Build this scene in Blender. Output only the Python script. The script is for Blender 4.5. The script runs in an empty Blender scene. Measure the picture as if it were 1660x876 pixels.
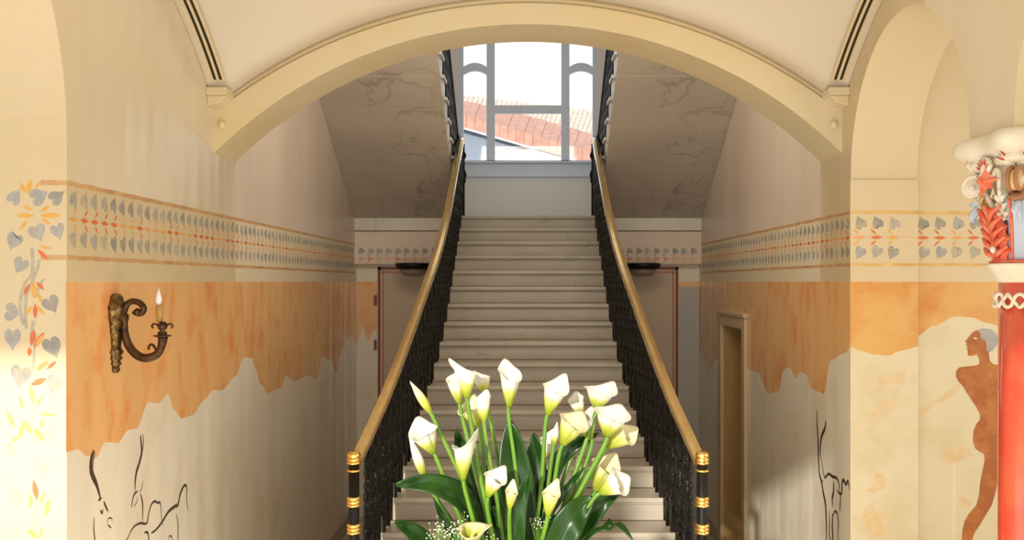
import bpy, bmesh, math, random
from mathutils import Vector, Matrix
R = random.Random(7)
C = bpy.context.scene.collection
S = bpy.context.scene
# ------------------------------------------------------------------ camera, world, lights
F = 1580.0; VX, VY = 856.0, 457.0; H = 2.8          # focal length in px, vanishing point, eye height
cd = bpy.data.cameras.new('camera'); cam = bpy.data.objects.new('camera', cd); C.objects.link(cam)
cam.location = (0, 0, H); cam.rotation_euler = (math.pi/2, 0, 0)
cd.sensor_width = 36; cd.lens = F/1660*36; cd.shift_x = -26/1660; cd.shift_y = 19/1660; cd.clip_start = .05
S.camera = cam
S.view_settings.view_transform = 'Standard'; S.view_settings.look = 'None'
S.view_settings.exposure = 0.28; S.view_settings.gamma = 1; S.view_settings.use_curve_mapping = False
w = bpy.data.worlds.new('sky'); S.world = w; w.use_nodes = True
bg = w.node_tree.nodes['Background']; bg.inputs[0].default_value = (.93, .97, 1, 1); bg.inputs[1].default_value = 1.2
def area(name, loc, rot, sx, sy, e, col):
    l = bpy.data.lights.new(name, 'AREA'); l.shape = 'RECTANGLE'; l.size = sx; l.size_y = sy; l.energy = e; l.color = col
    o = bpy.data.objects.new(name, l); C.objects.link(o); o.location = loc; o.rotation_euler = [math.radians(a) for a in rot]
    return o
sl = bpy.data.lights.new('sun', 'SUN'); sl.energy = 4.2; sl.angle = math.radians(1.5); sl.color = (1, .95, .86)
sun = bpy.data.objects.new('sun', sl); C.objects.link(sun); sun.location = (0, -6, 8)
sun.rotation_euler = Vector((.35, 1, -.364)).to_track_quat('-Z', 'Y').to_euler()
area('hall_fill', (0, -.9, 1.7), (106, 0, 0), 4.4, 2.6, 70, (1, .92, .80))  # added fill lamp behind the camera, not a fixture of the hall
area('stairs_fill_above', (0, 9.7, H+4.5), (0, 0, 0), 3.2, 4.5, 28, (1, .94, .86))  # added lamp under the closed ceiling to brighten stairs and soffits
area('aisle_side_fill', (4.9, 3.4, 3.0), (0, 90, 0), 2.6, 2.8, 45, (1, .93, .78))  # added fill lamp shining through the right arches onto the left wall
area('arch_fill', (0, 6.95, H+2.3), (58, 0, 0), 3.2, .8, 46, (1, .90, .76))  # added lamp hidden behind the arch to lift the stair hall
area('floor_bounce_fill', (0, 4.6, .25), (180, 0, 0), 3.4, 2.6, 60, (1, .90, .74))  # added upward lamp standing in for light bounced off the sunlit floor
# ------------------------------------------------------------------ helpers
def P(x, y, Y):            # image position on the plane at distance Y
    return Vector(((x-VX)*Y/F, Y, H-(y-VY)*Y/F))
def PL(x, y, X):           # image position on a side wall
    Y = abs(X)*F/abs(x-VX); return Vector((X, Y, H-(y-VY)*Y/F))
def mat(name, col, rough=.5, metal=0, var=None, scale=3, detail=4, bump=0, bscale=None, coat=0, stretch=None, lo=.35, hi=.65, spec=None, ripple=0, sub=0, subcol=None):
    m = bpy.data.materials.new(name); m.use_nodes = True; nt = m.node_tree; b = nt.nodes['Principled BSDF']
    b.inputs['Base Color'].default_value = (*col, 1); b.inputs['Roughness'].default_value = rough; b.inputs['Metallic'].default_value = metal
    if spec is not None: b.inputs['Specular IOR Level'].default_value = spec
    if coat: b.inputs['Coat Weight'].default_value = coat; b.inputs['Coat Roughness'].default_value = .08
    if sub:
        b.inputs['Subsurface Weight'].default_value = sub; b.inputs['Subsurface Radius'].default_value = (.02, .02, .01)
    if var or bump:
        tc = nt.nodes.new('ShaderNodeTexCoord'); mp = nt.nodes.new('ShaderNodeMapping')
        nt.links.new(tc.outputs['Object'], mp.inputs[0])
        if stretch: mp.inputs['Scale'].default_value = stretch
    if var:
        n = nt.nodes.new('ShaderNodeTexNoise'); n.inputs['Scale'].default_value = scale; n.inputs['Detail'].default_value = detail
        n.inputs['Roughness'].default_value = .6
        nt.links.new(mp.outputs[0], n.inputs[0])
        r = nt.nodes.new('ShaderNodeValToRGB'); r.color_ramp.elements[0].position = lo; r.color_ramp.elements[1].position = hi
        r.color_ramp.elements[0].color = (*col, 1); r.color_ramp.elements[1].color = (*var, 1)
        nt.links.new(n.outputs[0], r.inputs[0]); nt.links.new(r.outputs[0], b.inputs['Base Color'])
    if bump:
        n2 = nt.nodes.new('ShaderNodeTexNoise'); n2.inputs['Scale'].default_value = bscale or scale; n2.inputs['Detail'].default_value = 3
        nt.links.new(mp.outputs[0], n2.inputs[0])
        bp = nt.nodes.new('ShaderNodeBump'); bp.inputs['Strength'].default_value = bump; bp.inputs['Distance'].default_value = .01
        nt.links.new(n2.outputs[0], bp.inputs['Height']); nt.links.new(bp.outputs[0], b.inputs['Normal'])
    if ripple:                       # polished plaster, combed: reflections stretch upright
        b.inputs['Specular IOR Level'].default_value = ripple; b.inputs['Anisotropic'].default_value = .97
        cx = nt.nodes.new('ShaderNodeCombineXYZ'); cx.inputs[1].default_value = .03; cx.inputs[2].default_value = 1.0
        nt.links.new(cx.outputs[0], b.inputs['Tangent'])
        tc = nt.nodes.new('ShaderNodeTexCoord'); mp = nt.nodes.new('ShaderNodeMapping'); mp.inputs['Scale'].default_value = (0, 1, .04)
        nt.links.new(tc.outputs['Object'], mp.inputs[0]); n2 = nt.nodes.new('ShaderNodeTexNoise'); n2.inputs['Scale'].default_value = 3.2; n2.inputs['Detail'].default_value = 1
        nt.links.new(mp.outputs[0], n2.inputs[0]); bp = nt.nodes.new('ShaderNodeBump'); bp.inputs['Distance'].default_value = .016; bp.inputs['Strength'].default_value = 1
        nt.links.new(n2.outputs[0], bp.inputs['Height']); nt.links.new(bp.outputs[0], b.inputs['Normal'])
    return m
def marble(name, c1, c2, vein, rough=.35, scale=1.2, stretch=(1, 1, 1), vw=.03):
    m = bpy.data.materials.new(name); m.use_nodes = True; nt = m.node_tree; b = nt.nodes['Principled BSDF']; b.inputs['Roughness'].default_value = rough
    tc = nt.nodes.new('ShaderNodeTexCoord'); mp = nt.nodes.new('ShaderNodeMapping'); mp.inputs['Scale'].default_value = stretch
    nt.links.new(tc.outputs['Object'], mp.inputs[0])
    n = nt.nodes.new('ShaderNodeTexNoise'); n.inputs['Scale'].default_value = scale; n.inputs['Detail'].default_value = 8; n.inputs['Distortion'].default_value = .6
    nt.links.new(mp.outputs[0], n.inputs[0])
    r = nt.nodes.new('ShaderNodeValToRGB'); r.color_ramp.elements[0].position = .3; r.color_ramp.elements[1].position = .7
    r.color_ramp.elements[0].color = (*c1, 1); r.color_ramp.elements[1].color = (*c2, 1); nt.links.new(n.outputs[0], r.inputs[0])
    n2 = nt.nodes.new('ShaderNodeTexNoise'); n2.inputs['Scale'].default_value = scale*1.7; n2.inputs['Detail'].default_value = 6; n2.inputs['Distortion'].default_value = 1.2
    nt.links.new(mp.outputs[0], n2.inputs[0])
    r2 = nt.nodes.new('ShaderNodeValToRGB'); e = r2.color_ramp.elements
    e[0].position = .5-vw; e[0].color = (0, 0, 0, 1); e[1].position = .5+vw; e[1].color = (0, 0, 0, 1)
    k = e.new(.5); k.color = (.55, .55, .55, 1)
    nt.links.new(n2.outputs[0], r2.inputs[0])
    n3 = nt.nodes.new('ShaderNodeTexNoise'); n3.inputs['Scale'].default_value = scale*.8; nt.links.new(mp.outputs[0], n3.inputs[0])
    r3 = nt.nodes.new('ShaderNodeValToRGB'); r3.color_ramp.elements[0].position = .5; r3.color_ramp.elements[1].position = .62
    nt.links.new(n3.outputs[0], r3.inputs[0])
    mu = nt.nodes.new('ShaderNodeMath'); mu.operation = 'MULTIPLY'; nt.links.new(r2.outputs[0], mu.inputs[0]); nt.links.new(r3.outputs[0], mu.inputs[1])
    mx = nt.nodes.new('ShaderNodeMix'); mx.data_type = 'RGBA'; nt.links.new(mu.outputs[0], mx.inputs[0])
    nt.links.new(r.outputs[0], mx.inputs[6]); mx.inputs[7].default_value = (*vein, 1); nt.links.new(mx.outputs[2], b.inputs['Base Color'])
    return m
class MB:
    def __init__(s): s.v = []; s.f = []; s.m = []; s.smooth = []
    def add(s, vs, fs, mi=0, sm=False):
        o = len(s.v); s.v += [tuple(v) for v in vs]
        for f in fs: s.f.append([i+o for i in f]); s.m.append(mi); s.smooth.append(sm)
    def box(s, a, b, mi=0):
        x0, y0, z0 = a; x1, y1, z1 = b
        s.add([(x0,y0,z0),(x1,y0,z0),(x1,y1,z0),(x0,y1,z0),(x0,y0,z1),(x1,y0,z1),(x1,y1,z1),(x0,y1,z1)],
              [(3,2,1,0),(4,5,6,7),(0,1,5,4),(1,2,6,5),(2,3,7,6),(3,0,4,7)], mi)
    def tube(s, pts, r, n=8, mi=0, cap=True, flat=1.0):
        pts = [Vector(p) for p in pts]; k = len(pts)
        rs = r if isinstance(r, (list, tuple)) else [r]*k
        t0 = (pts[1]-pts[0]).normalized(); up = Vector((0,0,1)) if abs(t0.z) < .9 else Vector((1,0,0))
        nrm = t0.cross(up).normalized(); vs = []
        for i, p in enumerate(pts):
            t = (pts[min(i+1,k-1)]-pts[max(i-1,0)])
            t = t.normalized() if t.length > 1e-9 else t0
            nrm = (nrm - t*nrm.dot(t)); nrm = nrm.normalized() if nrm.length > 1e-6 else t.orthogonal().normalized()
            bn = t.cross(nrm)
            for j in range(n):
                a = 2*math.pi*j/n; vs.append(p + nrm*math.cos(a)*rs[i] + bn*math.sin(a)*rs[i]*flat)
        fs = [(i*n+j, i*n+(j+1)%n, (i+1)*n+(j+1)%n, (i+1)*n+j) for i in range(k-1) for j in range(n)]
        if cap: fs += [tuple(reversed(range(n))), tuple((k-1)*n+j for j in range(n))]
        s.add(vs, fs, mi, True)
    def lathe(s, prof, c=(0,0,0), n=24, mi=0, sx=1, sy=1):
        vs = [(c[0]+r*math.cos(2*math.pi*j/n)*sx, c[1]+r*math.sin(2*math.pi*j/n)*sy, c[2]+z) for r, z in prof for j in range(n)]
        k = len(prof)
        fs = [(i*n+j, i*n+(j+1)%n, (i+1)*n+(j+1)%n, (i+1)*n+j) for i in range(k-1) for j in range(n)]
        fs += [tuple(reversed(range(n))), tuple((k-1)*n+j for j in range(n))]
        s.add(vs, fs, mi, True)
    def prism(s, poly, d, mi=0):       # polygon (3D points, planar) extruded by vector d
        n = len(poly); d = Vector(d); a = [Vector(p) for p in poly]; b = [p+d for p in a]
        s.add(a+b, [tuple(range(n)), tuple(range(2*n-1, n-1, -1))]+[(i, i+n, (i+1)%n+n, (i+1)%n) for i in range(n)], mi)
    def grid(s, fn, nu, nv, mi=0, sm=True, close=False):
        vs = [fn(i/nu, j/nv) for i in range(nu+1) for j in range(nv+1)]
        s.add(vs, [(i*(nv+1)+j, (i+1)*(nv+1)+j, (i+1)*(nv+1)+j+1, i*(nv+1)+j+1) for i in range(nu) for j in range(nv)], mi, sm)
    def xf(s, M, start=0):
        s.v = s.v[:start]+[tuple(M @ Vector(v)) for v in s.v[start:]]
    def build(s, name, mats, parent=None, loc=None, bevel=0, fixn=True, sol=0):
        me = bpy.data.meshes.new(name); me.from_pydata(s.v, [], s.f)
        if not isinstance(mats, (list, tuple)): mats = [mats]
        for m in mats: me.materials.append(m)
        for p, mi, sm in zip(me.polygons, s.m, s.smooth): p.material_index = mi; p.use_smooth = sm
        if fixn:
            bm = bmesh.new(); bm.from_mesh(me); bmesh.ops.recalc_face_normals(bm, faces=bm.faces); bm.to_mesh(me); bm.free()
        me.update()
        o = bpy.data.objects.new(name, me); C.objects.link(o)
        if parent: o.parent = parent
        if loc: o.location = loc
        if sol: md = o.modifiers.new('thickness', 'SOLIDIFY'); md.thickness = sol; md.offset = 0
        if bevel:
            md = o.modifiers.new('bevel', 'BEVEL'); md.width = bevel; md.segments = 2; md.limit_method = 'ANGLE'
        return o
def tag(o, label=None, cat=None, group=None, kind=None):
    if label: o['label'] = label
    if cat: o['category'] = cat
    if group: o['group'] = group
    if kind: o['kind'] = kind
    return o
def empty(name, loc, label, cat, group=None, rz=0):
    o = bpy.data.objects.new(name, None); C.objects.link(o); o.location = loc; o.rotation_euler = (0, 0, rz); o.empty_display_size = .1
    return tag(o, label, cat, group)
def struct(o): o['kind'] = 'structure'; return o
def interp(tab, x):
    if x <= tab[0][0]: return tab[0][1]
    for (a, fa), (b, fb) in zip(tab, tab[1:]):
        if x <= b: return fa+(fb-fa)*(x-a)/(b-a)
    return tab[-1][1]
def smoothpath(pts, n=6):
    pts = [Vector(p) for p in pts]; out = []
    for i in range(len(pts)-1):
        p0 = pts[max(i-1,0)]; p1 = pts[i]; p2 = pts[i+1]; p3 = pts[min(i+2,len(pts)-1)]
        for k in range(n):
            t = k/n; out.append(.5*((2*p1)+(p2-p0)*t+(2*p0-5*p1+4*p2-p3)*t*t+(3*p1-p0-3*p2+p3)*t*t*t))
    out.append(pts[-1]); return out
# ------------------------------------------------------------------ materials
cream = mat('cream_stucco', (.76,.65,.47), .24, var=(.80,.71,.54), scale=1.1, stretch=(1,1,.6), ripple=.8)
creamw = mat('pale_stucco', (.80,.71,.54), .4, var=(.76,.63,.42), scale=.9)
arch_m = mat('yellow_stucco', (.74,.60,.34), .38, var=(.74,.65,.45), scale=1.3)
vault_m = mat('vault_plaster', (.74,.66,.53), .45, var=(.78,.71,.59), scale=.8)
pinkw = mat('pink_beige_plaster', (.70,.57,.46), .35, var=(.78,.67,.56), scale=1.2, stretch=(1,1,.4))
yellow = mat('warm_yellow_stucco', (.66,.54,.33), .35, var=(.70,.58,.38), scale=1.0, bump=.06, bscale=3)
lowy = mat('yellow_cream_mural', (.74,.66,.45), .4, var=(.66,.55,.32), scale=2.4, detail=7, lo=.5, hi=.72)
lowc = mat('lower_cream_mural', (.85,.78,.63), .28, var=(.76,.62,.40), scale=2.6, detail=8, stretch=(1,1.3,.9), lo=.50, hi=.80, ripple=.8)
orange = mat('orange_mural', (.86,.50,.21), .22, var=(.82,.32,.10), scale=3.0, detail=9, stretch=(1,1.6,.9), lo=.50, hi=.68, ripple=.8)
orange2 = mat('ochre_mural', (.72,.42,.13), .4, var=(.66,.28,.06), scale=2.6, detail=8, lo=.44, hi=.62)
lineb = mat('brown_band_paint', (.50,.27,.12), .5, var=(.66,.42,.20), scale=9, detail=3)
liney = mat('ochre_band_paint', (.62,.38,.10), .5, var=(.74,.50,.20), scale=9, detail=3)
leafg = [mat('grey_leaf_paint', (.33,.32,.31), .5, var=(.43,.42,.38), scale=14), mat('blue_leaf_paint', (.40,.42,.43), .5, var=(.50,.50,.46), scale=14), mat('pale_leaf_paint', (.52,.49,.42), .5, var=(.58,.54,.43), scale=14)]
for m_ in leafg:                     # watery, uneven paint
    nt = m_.node_tree; b = nt.nodes['Principled BSDF']; tc = nt.nodes.new('ShaderNodeTexCoord'); n = nt.nodes.new('ShaderNodeTexNoise'); n.inputs['Scale'].default_value = 22; nt.links.new(tc.outputs['Object'], n.inputs[0])
    mr = nt.nodes.new('ShaderNodeMapRange'); mr.inputs[1].default_value = .35; mr.inputs[2].default_value = .65; mr.inputs[3].default_value = .42; mr.inputs[4].default_value = .85
    nt.links.new(n.outputs[0], mr.inputs[0]); nt.links.new(mr.outputs[0], b.inputs['Alpha'])
leafo = [mat('red_leaf_paint', (.68,.17,.05), .5), mat('orange_leaf_paint', (.80,.36,.12), .5), mat('ochre_leaf_paint', (.74,.40,.08), .5)]
leafp = [leafg[1], mat('faded_leaf_paint', (.60,.60,.56), .5)]
ink = mat('dark_ink_paint', (.035,.022,.014), .6, var=(.11,.07,.045), scale=12)
white_frame = mat('window_paint', (.62,.73,.90), .4)
sillm = mat('sill_paint', (.72,.74,.76), .45)
stepm = marble('stair_marble', (.33,.285,.22), (.41,.36,.285), (.20,.16,.12), .38, 1.5, (1,2,3), .02)
soffm = marble('grey_marble', (.46,.40,.33), (.56,.50,.42), (.22,.19,.16), .45, 1.1, (1,1,1.5), .035)
fasm = marble('white_marble', (.62,.58,.50), (.70,.66,.58), (.35,.32,.28), .35, 2)
floorm = marble('floor_marble', (.62,.50,.36), (.70,.60,.46), (.4,.3,.2), .2, 1)
iron = mat('black_iron', (.006,.005,.004), .42, metal=0, spec=.25)
brass = mat('polished_brass', (.95,.62,.18), .18, metal=1, bump=.15, bscale=60)
railm = mat('gilded_wood', (.80,.60,.28), .14, metal=.9, var=(.72,.50,.19), scale=6, stretch=(4,1,4), coat=.5)
redm = mat('red_column_paint', (.80,.07,.035), .16, coat=.6, var=(.86,.14,.07), scale=4)
redo = mat('red_leaf_carving', (.84,.12,.05), .4, var=(.90,.30,.18), scale=18)
white_p = mat('cream_carving', (.92,.88,.78), .45, var=(.84,.76,.58), scale=9)
bluep = mat('pale_blue_carving', (.55,.66,.82), .45)
brownp = mat('brown_carving', (.42,.20,.09), .5)
goldo = mat('ochre_carving', (.70,.48,.20), .5)
figm = mat('brown_figure_paint', (.40,.125,.025), .55, var=(.60,.24,.06), scale=9, detail=6, lo=.45, hi=.75)
greyh = mat('grey_hair_paint', (.36,.36,.36), .6, var=(.45,.44,.42), scale=20)
bronze = mat('aged_bronze', (.13,.065,.028), .35, metal=.7, var=(.05,.025,.012), scale=25, bump=.4, bscale=50)
bronze2 = mat('brass_plate', (.30,.19,.06), .3, metal=.8, var=(.05,.03,.015), scale=35, bump=.25, bscale=60)
wax = mat('candle_sleeve', (.45,.26,.07), .5)
bulbm = mat('frosted_bulb', (.85,.85,.95), .2, sub=.3)
darkm = mat('dark_slot', (.02,.015,.01), .8)
redline = mat('dark_red_paint', (.22,.05,.025), .4)
redline2 = mat('red_paint', (.55,.15,.07), .4)
beigep = mat('beige_door_paint', (.56,.45,.32), .4, var=(.60,.50,.37), scale=2)
greyp = mat('grey_door_paint', (.52,.50,.44), .4, var=(.48,.47,.42), scale=2)
ochd = mat('ochre_wood', (.52,.33,.13), .4, var=(.45,.27,.09), scale=3, stretch=(3,3,.6))
casing = mat('door_casing_paint', (.60,.46,.27), .4)
tile = mat('terracotta_tile', (.38,.19,.145), .8, var=(.46,.27,.21), scale=5)
tile2 = mat('weathered_tile', (.40,.34,.29), .85, var=(.52,.47,.42), scale=6)
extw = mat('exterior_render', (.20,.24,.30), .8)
leafm = mat('lily_leaf', (.006,.030,.003), .30, var=(.014,.055,.005), scale=5, stretch=(4,4,1), spec=.25)
stemm = mat('lily_stem', (.075,.19,.012), .35, var=(.14,.28,.022), scale=8, sub=.15)
spadm = mat('lily_spadix', (.85,.62,.05), .6)
gypm = mat('tiny_white_flowers', (.85,.82,.70), .7)
vasem = mat('vase_glaze', (.70,.72,.68), .1, coat=.5)
tablem = mat('table_wood', (.16,.07,.03), .25, coat=.4)
def spathe_mat(name, white, green, k):
    m = bpy.data.materials.new(name); m.use_nodes = True; nt = m.node_tree; b = nt.nodes['Principled BSDF']; b.inputs['Roughness'].default_value = .4
    tc = nt.nodes.new('ShaderNodeTexCoord'); sp = nt.nodes.new('ShaderNodeSeparateXYZ'); nt.links.new(tc.outputs['Generated'], sp.inputs[0])
    n = nt.nodes.new('ShaderNodeTexNoise'); n.inputs['Scale'].default_value = 4; nt.links.new(tc.outputs['Generated'], n.inputs[0])
    a = nt.nodes.new('ShaderNodeMath'); a.operation = 'MULTIPLY_ADD'; nt.links.new(n.outputs[0], a.inputs[0]); a.inputs[1].default_value = .25; nt.links.new(sp.outputs[2], a.inputs[2])
    r = nt.nodes.new('ShaderNodeValToRGB'); e = r.color_ramp.elements; e[0].position = .20; e[0].color = (*green, 1); e[1].position = k; e[1].color = (*white, 1)
    q = e.new(.20+(k-.20)*.55); q.color = (.62,.64,.12,1)
    nt.links.new(a.outputs[0], r.inputs[0]); nt.links.new(r.outputs[0], b.inputs['Base Color'])
    tr = nt.nodes.new('ShaderNodeBsdfTranslucent'); nt.links.new(r.outputs[0], tr.inputs[0])
    mx = nt.nodes.new('ShaderNodeMixShader'); mx.inputs[0].default_value = .35
    nt.links.new(b.outputs[0], mx.inputs[1]); nt.links.new(tr.outputs[0], mx.inputs[2]); nt.links.new(mx.outputs[0], nt.nodes['Material Output'].inputs[0])
    return m
spw = spathe_mat('white_spathe', (.80,.80,.73), (.30,.40,.015), .60)
spy = spathe_mat('cream_spathe', (.80,.75,.52), (.36,.42,.02), .75)
glass = bpy.data.materials.new('window_glass'); glass.use_nodes = True
nt = glass.node_tree; nt.nodes.remove(nt.nodes['Principled BSDF'])
tr = nt.nodes.new('ShaderNodeBsdfTransparent'); gl = nt.nodes.new('ShaderNodeBsdfGlossy'); gl.inputs['Roughness'].default_value = .02
mx = nt.nodes.new('ShaderNodeMixShader'); mx.inputs[0].default_value = .05
nt.links.new(tr.outputs[0], mx.inputs[1]); nt.links.new(gl.outputs[0], mx.inputs[2]); nt.links.new(mx.outputs[0], nt.nodes['Material Output'].inputs[0])
# ------------------------------------------------------------------ structure
WX = 2.04; TH = .42; YB = 11.6
def arc(cy, cz, r, a0, a1, n=24): return [(cy+r*math.cos(a0+(a1-a0)*i/n), cz+r*math.sin(a0+(a1-a0)*i/n)) for i in range(n+1)]
b = MB(); b.box((-8,-1.6,-.2), (8,13.6,0)); struct(b.build('floor', floorm))
def wall_mesh(x0, x1, openings, y0, y1, ztop, zbot=0):
    """longitudinal wall as strips; openings = list of (ya, yb, spring) with round arches"""
    mb = MB(); cur = y0
    for ya, yb, sp in openings:
        if ya > cur: mb.box((x0,cur,H+.65 if abs(ya-4.5)<.01 else zbot), (x1,ya,ztop))
        cy = (ya+yb)/2; r = (yb-ya)/2; n = 40
        pts = arc(cy, sp, r, math.pi, 0, n)
        for (a, za), (c, zc) in zip(pts, pts[1:]):
            mb.add([(x0,a,za),(x0,c,zc),(x0,c,ztop),(x0,a,ztop),(x1,a,za),(x1,c,zc),(x1,c,ztop),(x1,a,ztop)],
                   [(0,1,2,3),(7,6,5,4),(0,4,5,1),(3,2,6,7)])
        cur = yb
    if cur < y1: mb.box((x0,cur,zbot), (x1,y1,ztop))
    return mb
ZT = H+3.1
# hall part of the left wall: glossy cream stucco above, murals below, arched opening by the camera, a second unseen one cut to let sun in
mb = wall_mesh(-WX-TH, -WX, [(-.89,1.51,H+.64),(1.91,4.31,H+.64)], -1.2, 6.8, ZT); wl = struct(mb.build('wall_left', cream))
mb = wall_mesh(WX, WX+TH, [(2.43,4.09,H+.655), (4.50,6.16,H+.655)], -1.2, 6.8, ZT); wr = struct(mb.build('wall_right', yellow))
for o_, ml in ((wl, (yellow, yellow)), (wr, (yellow, creamw))):
    o_.data.materials.append(ml[0]); o_.data.materials.append(ml[1])
    for p in o_.data.polygons:
        if abs(p.normal.x) < .9: p.material_index = 1
        elif o_ is wr and p.center.y < 5.0: p.material_index = 2  # paler stucco above the column stands in for brighter light there
# stair hall walls
b = MB(); b.box((-WX-TH,6.8,0), (-WX,13.1,H+4.7)); wl2 = struct(b.build('wall_left_stairs', pinkw))
b = MB()                                                      # right wall with doorway
dy0, dy1, dzt = 9.20, 10.2, H-.45
b.box((WX,6.8,0), (WX+TH,dy0,H+4.7)); b.box((WX,dy1,0), (WX+TH,13.1,H+4.7)); b.box((WX,dy0,dzt), (WX+TH,dy1,H+4.7))
wr2 = struct(b.build('wall_right_stairs', pinkw))
# doorway on the right
b = MB()
for a, c in ((dy0-.13, dy0), (dy1, dy1+.13)): b.box((WX-.03,a,0), (WX+.005,c,dzt+.13))
b.box((WX-.03,dy0,dzt), (WX+.005,dy1,dzt+.13)); b.box((WX-.045,dy0-.15,dzt+.11), (WX+.005,dy1+.15,dzt+.15))
d1 = struct(b.build('door_1', casing, bevel=.008))
b = MB(); b.box((WX+.26,dy0,0.01), (WX+.30,dy1,dzt)); b.build('door_leaf', ochd, d1)
b = MB(); b.box((WX+.005,dy1-.02,0.01), (WX+.26,dy1,dzt)); b.box((WX+.005,dy0,0.01), (WX+.26,dy0+.02,dzt)); b.box((WX+.005,dy0+.02,dzt-.02), (WX+.26,dy1-.02,dzt)); b.build('jamb_lining', ochd, d1)
# back wall under the landing
b = MB(); b.box((-WX,YB,0), (WX,YB+.2,H+.60)); wb = struct(b.build('wall_back', lowc))
b = MB(); b.box((-WX,YB-.12,H+.21), (-.80,YB,H+.595)); b.box((.80,YB-.12,H+.21), (WX,YB,H+.595)); beam = b.build('painted_beam', pinkw, wb)
# landing slab
b = MB(); b.box((-WX,YB-.16,H+.60), (WX,13,H+.75)); struct(b.build('trim_landing_slab', fasm, bevel=.006))
# window wall
WZ0, WZ1, WHX = H+1.604, H+4.0, .915
b = MB(); YW = 13.0
b.box((-WX,YW,H+.6), (WX,YW+.35,WZ0)); b.box((-WX,YW,WZ0), (-WHX,YW+.35,H+4.7)); b.box((WHX,YW,WZ0), (WX,YW+.35,H+4.7)); b.box((-WHX,YW,WZ1), (WHX,YW+.35,H+4.7))
struct(b.build('wall_window', sillm))
b = MB()
b.box((-WHX-.05,YW-.07,WZ0-.03), (WHX+.05,YW+.30,WZ0)); b.box((-WHX-.02,YW-.035,WZ0-.21), (WHX+.02,YW+.0,WZ0-.03))
struct(b.build('trim_window_sill', white_frame, bevel=.008))
win = MB(); y0, y1 = YW+.03, YW+.11
for a, c in ((-.915,-.865),(-.555,-.445),(.445,.555),(.865,.915)): win.box((a,y0,WZ0), (c,y1,WZ1))
win.box((-.445,y0,H+2.26), (.445,y1,H+2.36)); win.box((-.865,y0,WZ1-.05), (-.555,y1,WZ1)); win.box((-.445,y0,WZ1-.05), (.445,y1,WZ1)); win.box((.555,y0,WZ1-.05), (.865,y1,WZ1))
win.box((-.865,y0,WZ0), (.865,y0+.06,WZ0+.02))
for s in (-1, 1):                                            # segmental arches of the side lights
    cx = s*.71; n = 14
    for i in range(n):
        x0 = cx-.155+.31*i/n; x1 = cx-.155+.31*(i+1)/n
        f = lambda x: -.055*((x-cx)/.155)**2
        zo, zi = H+2.93, H+2.83
        win.add([(x0,y0,zi+f(x0)),(x1,y0,zi+f(x1)),(x1,y0,zo+f(x1)),(x0,y0,zo+f(x0)),(x0,y1,zi+f(x0)),(x1,y1,zi+f(x1)),(x1,y1,zo+f(x1)),(x0,y1,zo+f(x0))],
                [(0,1,2,3),(7,6,5,4),(0,4,5,1),(3,2,6,7)])
wo = struct(win.build('window_1', white_frame))
b = MB(); b.box((-.865,YW+.065,WZ0+.02), (-.555,YW+.071,WZ1-.05)); b.build('pane', glass, wo)
b = MB(); b.box((.555,YW+.065,WZ0+.02), (.865,YW+.071,WZ1-.05)); b.build('pane', glass, wo)
b = MB(); b.box((-.445,YW+.065,WZ0+.02), (.445,YW+.071,H+2.26)); b.build('pane', glass, wo)
b = MB(); b.box((-.445,YW+.065,H+2.36), (.445,YW+.071,WZ1-.05)); b.build('pane', glass, wo)
# stair hall ceiling
b = MB(); b.box((-WX-TH,6.33,H+4.7), (WX+TH,13.4,H+4.85)); struct(b.build('ceiling_stairs', creamw))
# transverse arch: front face and soffit
YA0, YA1 = 6.33, 6.80
ZA = H+1.674; RA = 2.9
lo = [(x, ZA-(RA-math.sqrt(RA*RA-x*x))) for x in [-WX+2*WX*i/48 for i in range(49)]]
def zout(x): return H+1.875-(3.26-math.sqrt(3.26**2-x*x))
mb = MB()
for (xa, za), (xb, zb) in zip(lo, lo[1:]):
    zt = H+4.7
    mb.add([(xa,YA0,za),(xb,YA0,zb),(xb,YA0,zt),(xa,YA0,zt),(xa,YA1,za),(xb,YA1,zb),(xb,YA1,zt),(xa,YA1,zt)], [(0,1,2,3),(7,6,5,4),(0,4,5,1),(3,2,6,7)])
struct(mb.build('wall_arch', arch_m))
for k, (dz, dy, r) in enumerate(((-.030,-.010,.006), (-.060,0,.0045))):   # double moulding above the arch, brown tone standing in for shaded grooves
    t = MB(); t.tube([(x, YA0-.002+dy, zout(x)+dz) for x in [-1.95+3.9*i/60 for i in range(61)]], r, 6); struct(t.build('trim_arch', mat('moulding_groove_shade', (.42,.30,.16), .6)))
t = MB()                                                        # raised band between the moulding and the vault
pts = [-1.95+3.9*i/60 for i in range(61)]
for xa, xb in zip(pts, pts[1:]):
    t.add([(xa,YA0-.02,zout(xa)+.005),(xb,YA0-.02,zout(xb)+.005),(xb,YA0-.02,zout(xb)+.3),(xa,YA0-.02,zout(xa)+.3),(xa,YA0,zout(xa)+.005),(xb,YA0,zout(xb)+.005)], [(0,1,2,3),(0,4,5,1)])
# sail vault over the hall bay
RC, YC = 3.2, 4.2
def c2(Y): return math.sqrt(RC*RC-(Y-YC)**2)-math.sqrt(RC*RC-(6.31-YC)**2)
def vz(X, Y): return zout(X)+c2(Y)
mb = MB(); mb.grid(lambda u, v: (-WX+2*WX*u, 2.05+(6.33-2.05)*v, vz(-WX+2*WX*u, 2.05+(6.33-2.05)*v)), 40, 40)
struct(mb.build('ceiling_vault', vault_m, sol=.03))
b = MB(); b.box((-WX-TH,-1.2,ZT-.0), (WX+TH,6.33,ZT+.1)); struct(b.build('ceiling', creamw))
b = MB(); b.box((-WX,2.0,H+1.1), (WX,2.08,ZT)); 
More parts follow.
